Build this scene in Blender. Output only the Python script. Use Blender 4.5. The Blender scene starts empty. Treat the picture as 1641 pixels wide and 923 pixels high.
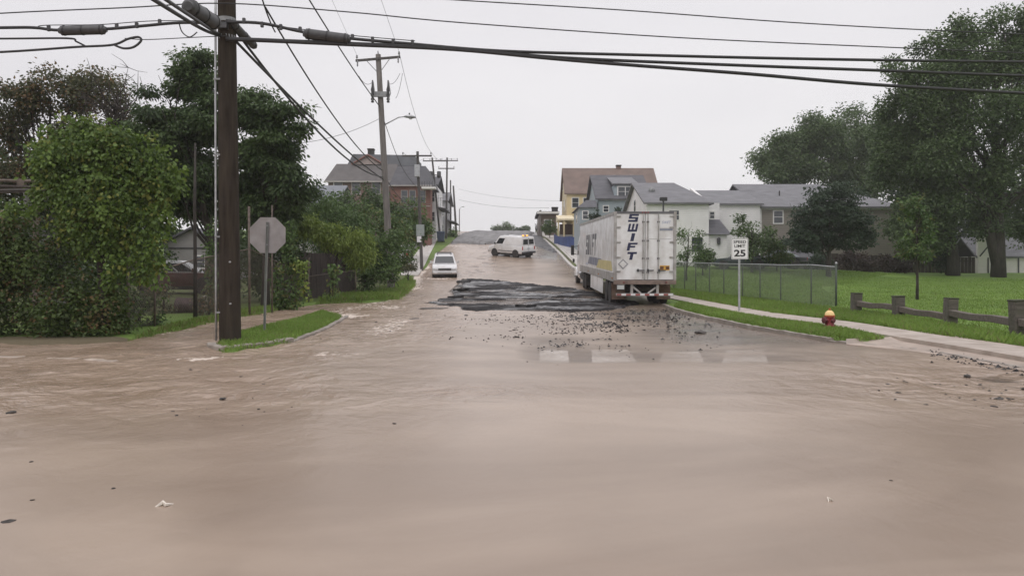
import bpy, bmesh, math, random
import numpy as np
from mathutils import Vector, Matrix
random.seed(7); RNG = np.random.default_rng(11)
scene = bpy.context.scene
COL = scene.collection
F, CX, HY, CAMZ = 1200.0, 820.5, 440.0, 1.7

# ---------------------------------------------------------------- terrain profile and photo geometry
_py = np.array([-60, 0, 13, 20, 27, 32, 38, 44, 50, 57, 66, 76, 90, 104, 117, 130, 138, 146, 160, 200, 300, 700.])
_pz = np.array([0, 0, 0, .09, .20, .32, .46, .63, .93, 1.40, 2.30, 3.50, 5.05, 6.60, 7.90, 9.10, 9.65, 9.95, 9.9, 9.0, 6.0, 3.0])
_ty = np.linspace(-60, 700, 7601)
_tz = np.interp(_ty, _py, _pz)
_k = np.ones(41) / 41
_tz = np.convolve(np.pad(_tz, 20, mode='edge'), _k, mode='valid')
_qy = np.array([-60, 56, 60, 70, 100, 200, 700.]); _qz = np.array([0, 1.33, 1.58, 1.95, 2.9, 4.5, 6.])
def prof(y): return np.interp(y, _ty, _tz)
def sstep(a, b, x):
    t = np.clip((np.asarray(x, float) - a) / (b - a), 0, 1); return t * t * (3 - 2 * t)
def P(x, y):
    """height of the smooth land without kerbs: the hill road and the flatter ground east of it"""
    x = np.asarray(x, float); y = np.asarray(y, float)
    a = prof(y); b = np.where(y < 56, a, np.interp(y, _qy, _qz))
    w = sstep(15, 26, x)
    return a * (1 - w) + b * w
def W(px, py, D): return Vector(((px - CX) / F * D, D, CAMZ + (HY - py) / F * D))
def G(px, py, off=0.0):
    """point of the land (raised by off) seen at a photo pixel"""
    D = np.concatenate([np.arange(2, 60, .02), np.arange(60, 146, .05)])
    X = (px - CX) / F * D
    yy = HY + (CAMZ - P(X, D) - off) * F / D
    i = np.argmax(yy <= py) if (yy <= py).any() else len(D) - 1
    return Vector((X[i], D[i], float(P(X[i], D[i])) + off))

def in_poly(poly, x, y):
    x = np.asarray(x); y = np.asarray(y); c = np.zeros(x.shape, bool); n = len(poly)
    for i in range(n):
        x0, y0 = poly[i][:2]; x1, y1 = poly[(i + 1) % n][:2]
        if y0 == y1: continue
        k = ((y0 > y) != (y1 > y)) & (x < (x1 - x0) * (y - y0) / (y1 - y0) + x0); c ^= k
    return c
def sdist(poly, x, y):
    """distance to the polygon's edge, positive inside"""
    x = np.asarray(x, float); y = np.asarray(y, float); d = np.full(x.shape, 1e9); n = len(poly)
    for i in range(n):
        x0, y0 = poly[i][:2]; x1, y1 = poly[(i + 1) % n][:2]
        dx, dy = x1 - x0, y1 - y0; L = dx * dx + dy * dy + 1e-12
        t = np.clip(((x - x0) * dx + (y - y0) * dy) / L, 0, 1)
        d = np.minimum(d, np.hypot(x - x0 - t * dx, y - y0 - t * dy))
    return np.where(in_poly(poly, x, y), d, -d)
_lat = np.random.default_rng(3).random((8, 256, 256))
def vn(x, y, s=0):
    x = np.asarray(x, float); y = np.asarray(y, float); xi = np.floor(x).astype(int); yi = np.floor(y).astype(int)
    fx = x - xi; fy = y - yi; fx = fx * fx * (3 - 2 * fx); fy = fy * fy * (3 - 2 * fy); L = _lat[s % 8]
    a = L[xi & 255, yi & 255]; b = L[(xi + 1) & 255, yi & 255]; c = L[xi & 255, (yi + 1) & 255]; d = L[(xi + 1) & 255, (yi + 1) & 255]
    return (a * (1 - fx) + b * fx) * (1 - fy) + (c * (1 - fx) + d * fx) * fy
def fbm(x, y, s=0, o=3):
    r = 0; a = .5; t = 0
    for i in range(o): r = r + a * vn(x * 2 ** i + 17 * i, y * 2 ** i + 31 * i, s + i); t += a; a *= .5
    return r / t

# ---------------------------------------------------------------- materials
def newmat(name):
    m = bpy.data.materials.new(name); m.use_nodes = True
    nt = m.node_tree; nt.nodes.clear()
    out = nt.nodes.new('ShaderNodeOutputMaterial'); return m, nt, out
def N(nt, t, **kw):
    n = nt.nodes.new(t)
    for k, v in kw.items():
        if k in n.inputs: n.inputs[k].default_value = v
        else: setattr(n, k, v)
    return n
def mixc(nt, f, a, b, blend='MIX'):
    n = nt.nodes.new('ShaderNodeMix'); n.data_type = 'RGBA'; n.blend_type = blend
    for i, v in ((0, f), (6, a), (7, b)):
        if hasattr(v, 'links') or hasattr(v, 'is_linked'): nt.links.new(v, n.inputs[i])
        elif i == 0: n.inputs[0].default_value = v
        else: n.inputs[i].default_value = (*v[:3], 1)
    return n.outputs[2]
def ramp(nt, sock, p0, p1):
    n = nt.nodes.new('ShaderNodeMapRange'); n.inputs[1].default_value = p0; n.inputs[2].default_value = p1
    nt.links.new(sock, n.inputs[0]); return n.outputs[0]
def math_(nt, op, a, b=0.0):
    n = nt.nodes.new('ShaderNodeMath'); n.operation = op
    for i, v in enumerate((a, b)):
        if hasattr(v, 'is_linked'): nt.links.new(v, n.inputs[i])
        else: n.inputs[i].default_value = v
    return n.outputs[0]
def M(name, col, rough=.6, var=.18, scale=3., bump=0., bscale=25., metal=0., spec=.5, dirt=None, dirt_amt=0., stretch=(1, 1, 1), coat=0.):
    m, nt, out = newmat(name); L = nt.links
    tc = N(nt, 'ShaderNodeTexCoord'); mp = N(nt, 'ShaderNodeMapping'); mp.inputs['Scale'].default_value = stretch
    L.new(tc.outputs['Object'], mp.inputs[0])
    no = N(nt, 'ShaderNodeTexNoise', Scale=scale, Detail=5.0); L.new(mp.outputs[0], no.inputs['Vector'])
    f = ramp(nt, no.outputs[0], .3, .7)
    c = mixc(nt, f, [max(0, v * (1 - var)) for v in col], [min(1, v * (1 + var)) for v in col])
    if dirt:
        n2 = N(nt, 'ShaderNodeTexNoise', Scale=scale * .6 + 1, Detail=8.0); L.new(tc.outputs['Object'], n2.inputs['Vector'])
        c = mixc(nt, math_(nt, 'MULTIPLY', ramp(nt, n2.outputs[0], .42, .72), dirt_amt), c, dirt)
    b = N(nt, 'ShaderNodeBsdfPrincipled', Roughness=rough, Metallic=metal)
    b.inputs['Specular IOR Level'].default_value = spec
    if coat: b.inputs['Coat Weight'].default_value = coat
    L.new(c, b.inputs['Base Color'])
    if bump:
        n3 = N(nt, 'ShaderNodeTexNoise', Scale=bscale, Detail=4.0); L.new(mp.outputs[0], n3.inputs['Vector'])
        bm = N(nt, 'ShaderNodeBump', Strength=bump, Distance=.02); L.new(n3.outputs[0], bm.inputs['Height']); L.new(bm.outputs[0], b.inputs['Normal'])
    L.new(b.outputs[0], out.inputs[0]); return m
def leafmat(name, dark, light, alt=None, rough=.55):
    m, nt, out = newmat(name); L = nt.links
    at = N(nt, 'ShaderNodeAttribute', attribute_name='tone')
    c = mixc(nt, at.outputs['Fac'], dark, light)
    if alt:
        a2 = N(nt, 'ShaderNodeAttribute', attribute_name='alt'); c = mixc(nt, a2.outputs['Fac'], c, alt)
    b = N(nt, 'ShaderNodeBsdfPrincipled', Roughness=rough); b.inputs['Specular IOR Level'].default_value = .35
    L.new(c, b.inputs['Base Color'])
    t = N(nt, 'ShaderNodeBsdfTranslucent'); L.new(c, t.inputs[0])
    mx = N(nt, 'ShaderNodeMixShader'); mx.inputs[0].default_value = .3
    L.new(b.outputs[0], mx.inputs[1]); L.new(t.outputs[0], mx.inputs[2]); L.new(mx.outputs[0], out.inputs[0]); return m
def siding(name, col, pitch=.16, var=.06, dirt=None, dirt_amt=.3):
    m, nt, out = newmat(name); L = nt.links
    tc = N(nt, 'ShaderNodeTexCoord'); sp = N(nt, 'ShaderNodeSeparateXYZ'); L.new(tc.outputs['Object'], sp.inputs[0])
    z = math_(nt, 'FRACT', math_(nt, 'DIVIDE', sp.outputs[2], pitch))
    no = N(nt, 'ShaderNodeTexNoise', Scale=.8, Detail=6.0); L.new(tc.outputs['Object'], no.inputs['Vector'])
    c = mixc(nt, ramp(nt, no.outputs[0], .3, .7), [v * (1 - var) for v in col], [min(1, v * (1 + var)) for v in col])
    if dirt: c = mixc(nt, math_(nt, 'MULTIPLY', ramp(nt, no.outputs[0], .5, .75), dirt_amt), c, dirt)
    b = N(nt, 'ShaderNodeBsdfPrincipled', Roughness=.55); L.new(c, b.inputs['Base Color'])
    bm = N(nt, 'ShaderNodeBump', Strength=.9, Distance=.03); L.new(z, bm.inputs['Height']); L.new(bm.outputs[0], b.inputs['Normal'])
    L.new(b.outputs[0], out.inputs[0]); return m
def brickmat(name, c1, c2, mortar, scale=4.0, rough=.85, bw=.5, rh=.25):
    m, nt, out = newmat(name); L = nt.links
    tc = N(nt, 'ShaderNodeTexCoord'); sp = N(nt, 'ShaderNodeSeparateXYZ'); L.new(tc.outputs['Object'], sp.inputs[0])
    cb = N(nt, 'ShaderNodeCombineXYZ'); L.new(math_(nt, 'ADD', sp.outputs[0], sp.outputs[1]), cb.inputs[0]); L.new(sp.outputs[2], cb.inputs[1])
    br = N(nt, 'ShaderNodeTexBrick', Scale=scale); br.inputs['Color1'].default_value = (*c1, 1); br.inputs['Color2'].default_value = (*c2, 1); br.inputs['Mortar'].default_value = (*mortar, 1)
    br.inputs['Brick Width'].default_value = bw; br.inputs['Row Height'].default_value = rh; br.inputs['Mortar Size'].default_value = .012
    L.new(cb.outputs[0], br.inputs['Vector'])
    no = N(nt, 'ShaderNodeTexNoise', Scale=.9, Detail=6.0); L.new(tc.outputs['Object'], no.inputs['Vector'])
    c = mixc(nt, math_(nt, 'MULTIPLY', ramp(nt, no.outputs[0], .35, .75), .45), br.outputs[0], [v * .55 for v in c1])
    b = N(nt, 'ShaderNodeBsdfPrincipled', Roughness=rough); L.new(c, b.inputs['Base Color']); L.new(b.outputs[0], out.inputs[0]); return m
def emis(name, col, s):
    m, nt, out = newmat(name); b = N(nt, 'ShaderNodeBsdfPrincipled', Roughness=.2); b.inputs['Base Color'].default_value = (*col, 1)
    b.inputs['Emission Color'].default_value = (*col, 1); b.inputs['Emission Strength'].default_value = s; nt.links.new(b.outputs[0], out.inputs[0]); return m

# ---------------------------------------------------------------- mesh builder
def org(o):
    p = Vector(o.location)
    while o.parent is not None: o = o.parent; p = p + Vector(o.location)
    return p
class MB:
    def __init__(s): s.v = []; s.f = []
    def add(s, vs, fs):
        b = len(s.v); s.v += [tuple(v) for v in vs]; s.f += [tuple(i + b for i in f) for f in fs]; return s
    def box(s, c, size, rot=None):
        x, y, z = [d / 2 for d in size]
        vs = [Vector(p) for p in ((-x, -y, -z), (x, -y, -z), (x, y, -z), (-x, y, -z), (-x, -y, z), (x, -y, z), (x, y, z), (-x, y, z))]
        if rot is not None: vs = [rot @ v for v in vs]
        return s.add([v + Vector(c) for v in vs], [(0, 3, 2, 1), (4, 5, 6, 7), (0, 1, 5, 4), (1, 2, 6, 5), (2, 3, 7, 6), (3, 0, 4, 7)])
    def bx(s, x0, x1, y0, y1, z0, z1): return s.box(((x0 + x1) / 2, (y0 + y1) / 2, (z0 + z1) / 2), (x1 - x0, y1 - y0, z1 - z0))
    def loft(s, rings, cap=True, closed=True):
        n = len(rings[0]); vs = [p for r in rings for p in r]; fs = []
        for i in range(len(rings) - 1):
            for j in range(n if closed else n - 1):
                k = (j + 1) % n; fs.append((i * n + j, i * n + k, (i + 1) * n + k, (i + 1) * n + j))
        if cap and closed: fs.append(tuple(range(n - 1, -1, -1))); fs.append(tuple((len(rings) - 1) * n + j for j in range(n)))
        return s.add(vs, fs)
    def prism(s, poly, axis, a, b):
        """poly of 2-D points; axis 0 x (poly = y,z), 1 y (poly = x,z), 2 z (poly = x,y)"""
        def p3(p, t): return {0: (t, p[0], p[1]), 1: (p[0], t, p[1]), 2: (p[0], p[1], t)}[axis]
        return s.loft([[p3(p, a) for p in poly], [p3(p, b) for p in poly]])
    def tube(s, pts, rad, n=8, cap=True):
        pts = [Vector(p) for p in pts]; rings = []
        if not hasattr(rad, '__len__'): rad = [rad] * len(pts)
        up = None
        for i, p in enumerate(pts):
            t = (pts[min(i + 1, len(pts) - 1)] - pts[max(i - 1, 0)]).normalized()
            if up is None:
                up = Vector((0, 0, 1)) if abs(t.z) < .9 else Vector((1, 0, 0))
            a = t.cross(up)
            if a.length < 1e-5: a = t.cross(Vector((.3, 1, .2)))
            a.normalize(); b = t.cross(a).normalized(); up = -b if (-b).dot(up) > 0 else b
            rings.append([p + (a * math.cos(2 * math.pi * k / n) + b * math.sin(2 * math.pi * k / n)) * rad[i] for k in range(n)])
        return s.loft(rings, cap)
    def cyl(s, a, b, r, n=16, r2=None): return s.tube([a, b], [r, r if r2 is None else r2], n)
    def lathe(s, prof_, c=(0, 0, 0), axis=2, n=24):
        """prof: (radius, height) list, revolved"""
        rings = []
        for r, h in prof_:
            ring = []
            for k in range(n):
                a = 2 * math.pi * k / n; u, v = r * math.cos(a), r * math.sin(a)
                ring.append({2: (c[0] + u, c[1] + v, c[2] + h), 0: (c[0] + h, c[1] + u, c[2] + v), 1: (c[0] + u, c[1] + h, c[2] + v)}[axis])
            rings.append(ring)
        return s.loft(rings)
    def panel(s, quad, u0, u1, v0, v1, off=.004, th=.02):
        """a thin plate on a quad (corners in order); u along 0-1, v along 0-3"""
        q = [Vector(p) for p in quad]
        def at(u, v): return (q[0] * (1 - u) + q[1] * u) * (1 - v) + (q[3] * (1 - u) + q[2] * u) * v
        nrm = (q[1] - q[0]).cross(q[3] - q[0]).normalized()
        c = [at(u0, v0), at(u1, v0), at(u1, v1), at(u0, v1)]
        return s.loft([[p + nrm * (off - th) for p in c], [p + nrm * off for p in c]])
    def slab(s, quad, th):
        q = [Vector(p) for p in quad]; nrm = (q[1] - q[0]).cross(q[-1] - q[0]).normalized()
        return s.loft([[p - nrm * th for p in q], q])
    def build(s, name, mat, parent=None, world=True, bevel=0, smooth=False, seg=1, recalc=True):
        vs = s.v
        if parent is not None and world:
            o = org(parent)
            vs = [(v[0] - o[0], v[1] - o[1], v[2] - o[2]) for v in vs]
        me = bpy.data.meshes.new(name); me.from_pydata(vs, [], s.f)
        if bevel or recalc:
            bm = bmesh.new(); bm.from_mesh(me); bmesh.ops.recalc_face_normals(bm, faces=bm.faces)
            if bevel:
                ed = [e for e in bm.edges if len(e.link_faces) == 2 and e.calc_face_angle(0) > .5]
                bmesh.ops.bevel(bm, geom=ed, offset=bevel, segments=seg, affect='EDGES', clamp_overlap=True)
            bm.to_mesh(me); bm.free()
        me.materials.append(mat)
        o = bpy.data.objects.new(name, me); COL.objects.link(o)
        if parent is not None: o.parent = parent
        if smooth: me.shade_smooth()
        elif bevel or len(s.f) > 8:
            try: me.shade_smooth(); me.set_sharp_from_angle(angle=math.radians(35))
            except Exception: pass
        return o
def tag(o, label=None, cat=None, group=None, kind=None):
    if label: o['label'] = label
    if cat: o['category'] = cat
    if group: o['group'] = group
    if kind: o['kind'] = kind
    return o
def thing(name, loc, label, cat, group=None, rz=0., rx=0.):
    o = bpy.data.objects.new(name, None); o.empty_display_size = .2; COL.objects.link(o)
    o.location = loc; o.rotation_euler = (rx, 0, rz); return tag(o, label, cat, group)
def copy_tree(o, parent=None):
    c = o.copy(); COL.objects.link(c)
    if parent is not None: c.parent = parent
    for ch in list(o.children): copy_tree(ch, c)
    return c
def npmesh(name, V, Fq, mat, parent=None, attrs=None, smooth=False, world=True):
    V = np.asarray(V, np.float32); Fq = np.asarray(Fq, np.int32)
    if parent is not None and world: V = V - np.array(org(parent), np.float32)
    me = bpy.data.meshes.new(name); k = Fq.shape[1]
    me.vertices.add(len(V)); me.vertices.foreach_set('co', V.ravel())
    me.loops.add(Fq.size); me.loops.foreach_set('vertex_index', Fq.ravel())
    me.polygons.add(len(Fq)); me.polygons.foreach_set('loop_start', np.arange(0, Fq.size, k, dtype=np.int32))
    for n, a in (attrs or {}).items():
        at = me.attributes.new(n, 'FLOAT', 'POINT'); at.data.foreach_set('value', np.asarray(a, np.float32))
    me.update(calc_edges=True); me.validate()
    me.polygons.foreach_set('use_smooth', np.full(len(Fq), smooth, bool))
    me.materials.append(mat)
    o = bpy.data.objects.new(name, me); COL.objects.link(o)
    if parent is not None: o.parent = parent
    return o
def grid_faces(ny, nx):
    i = np.arange(ny * nx).reshape(ny, nx)
    return np.stack([i[:-1, :-1], i[:-1, 1:], i[1:, 1:], i[1:, :-1]], -1).reshape(-1, 4)
def text_into(mb, s, xform, height=None, width=None, bold=0., shear=0., ext=.004):
    """text outline fitted to height (and width), thickened, each vertex sent through xform(u, v, w)"""
    c = bpy.data.curves.new('lettering', 'FONT'); c.body = s; c.size = 1; c.offset = bold; c.shear = shear; c.extrude = .5; c.resolution_u = 3
    o = bpy.data.objects.new('lettering', c); COL.objects.link(o); bpy.context.view_layer.update()
    me = bpy.data.meshes.new_from_object(o.evaluated_get(bpy.context.evaluated_depsgraph_get()))
    vs = np.array([v.co[:] for v in me.vertices]); fs = [tuple(p.vertices) for p in me.polygons]
    bpy.data.objects.remove(o); bpy.data.curves.remove(c); bpy.data.meshes.remove(me)
    lo, hi = vs.min(0), vs.max(0); k = height / (hi[1] - lo[1]); kx = k if width is None else width / (hi[0] - lo[0])
    mb.add([xform((v[0] - (lo[0] + hi[0]) / 2) * kx, (v[1] - (lo[1] + hi[1]) / 2) * k, (v[2] + .5) * ext) for v in vs], fs)

# ---------------------------------------------------------------- foliage
def clumps(blobs, n, shell=.5, seed=0, gap=0., gs=.5, tuft=.26, per_tuft=11, tz=.34):
    """n clump centres (x, y, z, tone) gathered in tufts over ellipsoids (cx,cy,cz,rx,ry,rz[,weight]), more of them towards the outside"""
    r = np.random.default_rng(seed); B = np.array([b if len(b) == 7 else (*b, (b[3] * b[4] * b[5]) ** .67) for b in blobs], float)
    m = max(3, int(n * 1.5 / per_tuft)); w = B[:, 6] / B[:, 6].sum(); k = r.choice(len(B), m, p=w)
    d = r.normal(size=(m, 3)); d /= np.linalg.norm(d, axis=1, keepdims=True)
    rr = (shell + (1 - shell) * r.random(m) ** .55) * (1 + .10 * r.normal(size=m))
    c = B[k, :3] + d * rr[:, None] * B[k, 3:6] * .92
    if gap > 0:
        keep = vn(c[:, 0] / gs + c[:, 1] * .7, c[:, 2] / gs + 50, seed) > gap * .62; c = c[keep]; k = k[keep]
    tone = r.random(len(c)); mr = B[k, 3:6].mean(1) * tuft * (.6 + .8 * r.random(len(c)))
    i = r.integers(0, len(c), n); e = r.normal(size=(n, 3)) * np.array([.5, .5, tz])
    e *= np.minimum(1, 1.25 / (np.linalg.norm(e, axis=1, keepdims=True) + 1e-9))
    return np.concatenate([c[i] + e * mr[i][:, None], tone[i][:, None]], 1)
def foliage(name, C, per, r, L, Wd, mat, parent, seed=0, droop=.35, flat=.7, altp=0., world=True):
    g = np.random.default_rng(seed + 100); C = np.asarray(C, float); n = len(C) * per
    ct = C[:, 3] if C.shape[1] > 3 else g.random(len(C)); C = C[:, :3]; c = np.repeat(C, per, 0)
    off = np.clip(g.normal(size=(n, 3)), -1.6, 1.6) * np.array([1, 1, flat]) * r * .5
    pos = c + off
    d = off + g.normal(size=(n, 3)) * r * .35; d[:, 2] -= droop * r; d /= np.linalg.norm(d, axis=1, keepdims=True) + 1e-9
    nr = g.normal(size=(n, 3)) * .6 + np.array([0, -.15, .8])
    s = np.cross(d, nr); s /= np.linalg.norm(s, axis=1, keepdims=True) + 1e-9
    up = np.cross(s, d)
    ln = (L * (.55 + .8 * g.random(n)))[:, None]; wd = (Wd * (.6 + .8 * g.random(n)))[:, None]
    mid = pos + d * ln * .45 + up * ln * .06
    V = np.stack([pos, mid + s * wd / 2 - up * ln * .05, pos + d * ln - up * ln * .12 * droop, mid - s * wd / 2 - up * ln * .05], 1).reshape(-1, 3)
    tone = np.clip(.45 * np.repeat(ct, per) + .2 * np.repeat(g.random(len(C)), per) + .35 * g.random(n), 0, 1)
    alt = (np.repeat(g.random(len(C)), per) < altp) * (.4 + .6 * g.random(n))
    return npmesh(name, V, np.arange(n * 4).reshape(-1, 4), mat, parent, {'tone': np.repeat(tone, 4), 'alt': np.repeat(alt, 4)}, world=world)
def limb_path(a, b, k=4, wob=.15, seed=0):
    g = random.Random(seed); a = Vector(a); b = Vector(b); L = (b - a).length
    return [a.lerp(b, i / k) + (Vector((g.uniform(-1, 1), g.uniform(-1, 1), g.uniform(-.5, .5))) * L * wob * math.sin(math.pi * i / k)) for i in range(k + 1)]
def tree(name, base, blobs, label, leaf, bark, n, per, r, L, Wd, tr, seed, cat='tree', group=None, droop=.35, gap=.0, gs=1.2, shell=.45, altp=0., fork=None, limbs=14, flat=.7):
    base = Vector(base); root = thing(name, base, label, cat, group)
    ctr = Vector(np.average([b[:3] for b in blobs], axis=0, weights=[b[3] * b[4] * b[5] for b in blobs])); top = max(b[2] + b[5] * .6 for b in blobs); low = min(b[2] - b[5] for b in blobs)
    mb = MB(); g = random.Random(seed); h = top - base.z
    axis = [base + Vector((0, 0, -.3)), base + Vector((0, 0, .15 * h)) + Vector((g.uniform(-.1, .1), g.uniform(-.1, .1), 0)) * tr * 3]
    for t in (.4, .65, .9): axis.append(Vector((base.x + (ctr.x - base.x) * t, base.y + (ctr.y - base.y) * t, base.z + h * t)))
    mb.tube(axis, [tr * 1.35, tr, tr * .8, tr * .5, tr * .12], 10)
    if fork:
        mb.tube([base + Vector((0, 0, .02 * h)), base + (Vector(fork) - base) * .45, fork], [tr * .95, tr * .75, tr * .2], 9)
    for i in range(limbs):
        b = blobs[i % len(blobs)]; t = g.uniform(.3, .8); k = min(int(t * 4), 3)
        a = axis[k].lerp(axis[k + 1], t * 4 - k) if k < 4 else axis[3]
        e = Vector((b[0] + g.uniform(-.75, .75) * b[3], b[1] + g.uniform(-.75, .75) * b[4], b[2] + g.uniform(-.3, .8) * b[5]))
        if e.z < a.z: a = axis[1].lerp(axis[2], g.random())
        mb.tube(limb_path(a, e, 4, .1, seed * 50 + i), [tr * .42, tr * .3, tr * .2, tr * .12, tr * .05], 5)
    mb.build('trunk', bark, root, smooth=True, recalc=False)
    foliage('crown', clumps(blobs, n, shell, seed, gap, gs), per, r, L, Wd, leaf, root, seed, droop, flat, altp)
    return root
HAZE = .0005
# ================================================================ world, sun, camera
world = bpy.data.worlds.new("World"); scene.world = world; world.use_nodes = True
wn = world.node_tree; wn.nodes.clear(); wl = wn.links
SUN_EL, SUN_AZ = math.radians(52), math.radians(205)
sky = N(wn, 'ShaderNodeTexSky'); sky.sky_type = 'NISHITA'; sky.sun_disc = False; sky.sun_elevation = SUN_EL; sky.sun_rotation = SUN_AZ; sky.dust_density = 6; sky.air_density = 1.5
bg1 = N(wn, 'ShaderNodeBackground', Strength=.08); wl.new(sky.outputs[0], bg1.inputs[0])
tc = N(wn, 'ShaderNodeTexCoord'); mp = N(wn, 'ShaderNodeMapping'); mp.inputs['Scale'].default_value = (1.2, 1.2, 3.0); wl.new(tc.outputs['Generated'], mp.inputs[0])
cn = N(wn, 'ShaderNodeTexNoise', Scale=1.1, Detail=5.0, Roughness=.5); wl.new(mp.outputs[0], cn.inputs['Vector'])
cc = mixc(wn, ramp(wn, cn.outputs[0], .32, .68), (.72, .70, .735), (.845, .825, .845))
sx = N(wn, 'ShaderNodeSeparateXYZ'); wl.new(tc.outputs['Generated'], sx.inputs[0])
zen = N(wn, 'ShaderNodeMapRange', interpolation_type='SMOOTHSTEP'); wl.new(sx.outputs[2], zen.inputs[0])
for i_, v_ in ((1, .30), (2, .95), (3, 1.04), (4, 1.95)): zen.inputs[i_].default_value = v_
bg2 = N(wn, 'ShaderNodeBackground'); wl.new(cc, bg2.inputs[0]); wl.new(zen.outputs[0], bg2.inputs[1])      # an overcast sky is brightest overhead
mx = N(wn, 'ShaderNodeMixShader'); mx.inputs[0].default_value = .93; wl.new(bg1.outputs[0], mx.inputs[1]); wl.new(bg2.outputs[0], mx.inputs[2])
wo = N(wn, 'ShaderNodeOutputWorld'); wl.new(mx.outputs[0], wo.inputs[0])
sl = bpy.data.lights.new('sun', 'SUN'); sl.energy = .55; sl.angle = math.radians(25); sl.color = (1, .95, .9)
so = bpy.data.objects.new('sun', sl); COL.objects.link(so)
sd = Vector((math.sin(SUN_AZ) * math.cos(SUN_EL), math.cos(SUN_AZ) * math.cos(SUN_EL), math.sin(SUN_EL)))
so.rotation_euler = sd.to_track_quat('Z', 'Y').to_euler(); so.location = sd * 60
cam = bpy.data.cameras.new('camera'); co = bpy.data.objects.new('camera', cam); COL.objects.link(co)
cam.sensor_width = 36; cam.lens = F / 1641 * 36; cam.shift_y = -(461.5 - HY) / 1641; cam.clip_end = 3000; cam.clip_start = .1
co.location = (0, 0, CAMZ); co.rotation_euler = (math.radians(90), 0, 0); scene.camera = co
scene.view_settings.view_transform = 'Standard'; scene.view_settings.look = 'None'; scene.view_settings.exposure = .07; scene.view_settings.gamma = 1
scene.cycles.max_bounces = 5; scene.cycles.diffuse_bounces = 2; scene.cycles.glossy_bounces = 3; scene.cycles.transmission_bounces = 4; scene.cycles.transparent_max_bounces = 8
scene.cycles.caustics_reflective = False; scene.cycles.caustics_refractive = False

# rain-misty air round the whole place
hz, nt, out = newmat('misty_air'); vp = N(nt, 'ShaderNodeVolumePrincipled', Density=HAZE); vp.inputs['Color'].default_value = (.92, .92, .94, 1); vp.inputs['Anisotropy'].default_value = .2
nt.links.new(vp.outputs[0], out.inputs['Volume'])
if HAZE: tag(MB().bx(-425, 425, -70, 705, -2, 40).build('haze', hz), kind='stuff')
scene.cycles.volume_bounces = 1; scene.cycles.volume_step_rate = 4
# ================================================================ regions of the ground
def gp(pts, off=0.): return [tuple(G(x, y, off)[:2]) for x, y in pts]
RIGHT = [(9.3, -60), (9.1, 8)] + gp([(1641, 595), (1587, 585), (1517, 571), (1462, 562.5), (1400, 557), (1331, 549.5), (1266, 538.7), (1212, 530), (1168, 520), (1125, 510.5), (1085, 500)]) + [(6.5, 32), (7.05, 36), (7.1, 50), (6.4, 56)] + gp([(935, 438), (915, 428), (895, 405), (872, 384)]) + [(4.4, 130), (4.0, 160), (0, 700)]
LEFTF = [(-90, 15.0)] + gp([(-300, 556), (0, 556), (120, 557), (190, 553), (300, 530), (400, 508), (470, 496), (520, 488), (600, 487), (640, 481), (668, 457), (663, 446), (684, 431), (702, 408), (722, 392), (734, 379)]) + [(-9.4, 130), (-9.6, 160), (-14, 700)]
FLOOD = RIGHT[::-1] + [(9.4, -60), (-90, -60)] + LEFTF
FLOOD = [p for i, p in enumerate(FLOOD) if i == 0 or p != FLOOD[i - 1]]
ISLAND = gp([(338, 556), (352, 541), (400, 526), (470, 511), (515, 497), (553, 506), (530, 521), (465, 547), (362, 563)], .1)
APRON = gp([(1345, 553), (1400, 557), (1462, 562.5), (1517, 571), (1587, 585), (1641, 595), (1800, 640), (1800, 592), (1660, 568), (1570, 553), (1510, 544), (1440, 534), (1426, 546), (1360, 549)], .1)
def ground_off(x, y):
    s = sdist(FLOOD, x, y); t = sdist(ISLAND, x, y)
    o = -.22 + .35 * sstep(-.10, .22, -s)
    o = np.maximum(o, -.22 + .33 * sstep(-.12, .18, t) * (y < 40))
    o = np.where(sdist(APRON, x, y) > -.12, np.minimum(o, -.12), o)
    far = sstep(.3, 3, -s)
    o = o + .36 * sstep(50, 58, y) * sstep(8.5, 12, x) * sstep(33, 24, x) * sstep(75, 62, y)
    return o + far * .05 * (fbm(x * .5, y * .5, 2) - .5) + sstep(4, 14, -s) * .08 * (fbm(x * .16, y * .16, 4))
def H(x, y): return P(x, y) + ground_off(np.asarray(x, float), np.asarray(y, float))
def Hs(x, y): return float(H(np.array([x]), np.array([y]))[0])
def on(px, py, off=.13):
    """point on the ground (kerb height) at a photo pixel"""
    g = G(px, py, off); return Vector((g.x, g.y, Hs(g.x, g.y)))

def axis(lo, hi, pts):
    """coordinates from lo to hi, spacing interpolated from (coordinate, step) pairs"""
    a = [lo]
    while a[-1] < hi: a.append(a[-1] + float(np.interp(a[-1], [p[0] for p in pts], [p[1] for p in pts])))
    return np.array(a)
# ground sheet
gm, nt, out = newmat('grassy_ground'); L = nt.links
tcg = N(nt, 'ShaderNodeTexCoord'); n1 = N(nt, 'ShaderNodeTexNoise', Scale=.35, Detail=6.0); n2 = N(nt, 'ShaderNodeTexNoise', Scale=9.0, Detail=6.0); n3 = N(nt, 'ShaderNodeTexNoise', Scale=1.6, Detail=7.0)
for n in (n1, n2, n3): L.new(tcg.outputs['Object'], n.inputs['Vector'])
c = mixc(nt, ramp(nt, n1.outputs[0], .35, .65), (.10, .172, .030), (.155, .24, .045))
c = mixc(nt, math_(nt, 'MULTIPLY', ramp(nt, n2.outputs[0], .35, .75), .55), c, (.06, .11, .022))
at = N(nt, 'ShaderNodeAttribute', attribute_name='soil'); c2 = mixc(nt, ramp(nt, n3.outputs[0], .3, .7), (.10, .075, .05), (.07, .085, .03))
sf = math_(nt, 'MULTIPLY', at.outputs['Fac'], ramp(nt, n3.outputs[0], .25, .6)); c = mixc(nt, sf, c, c2)
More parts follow.
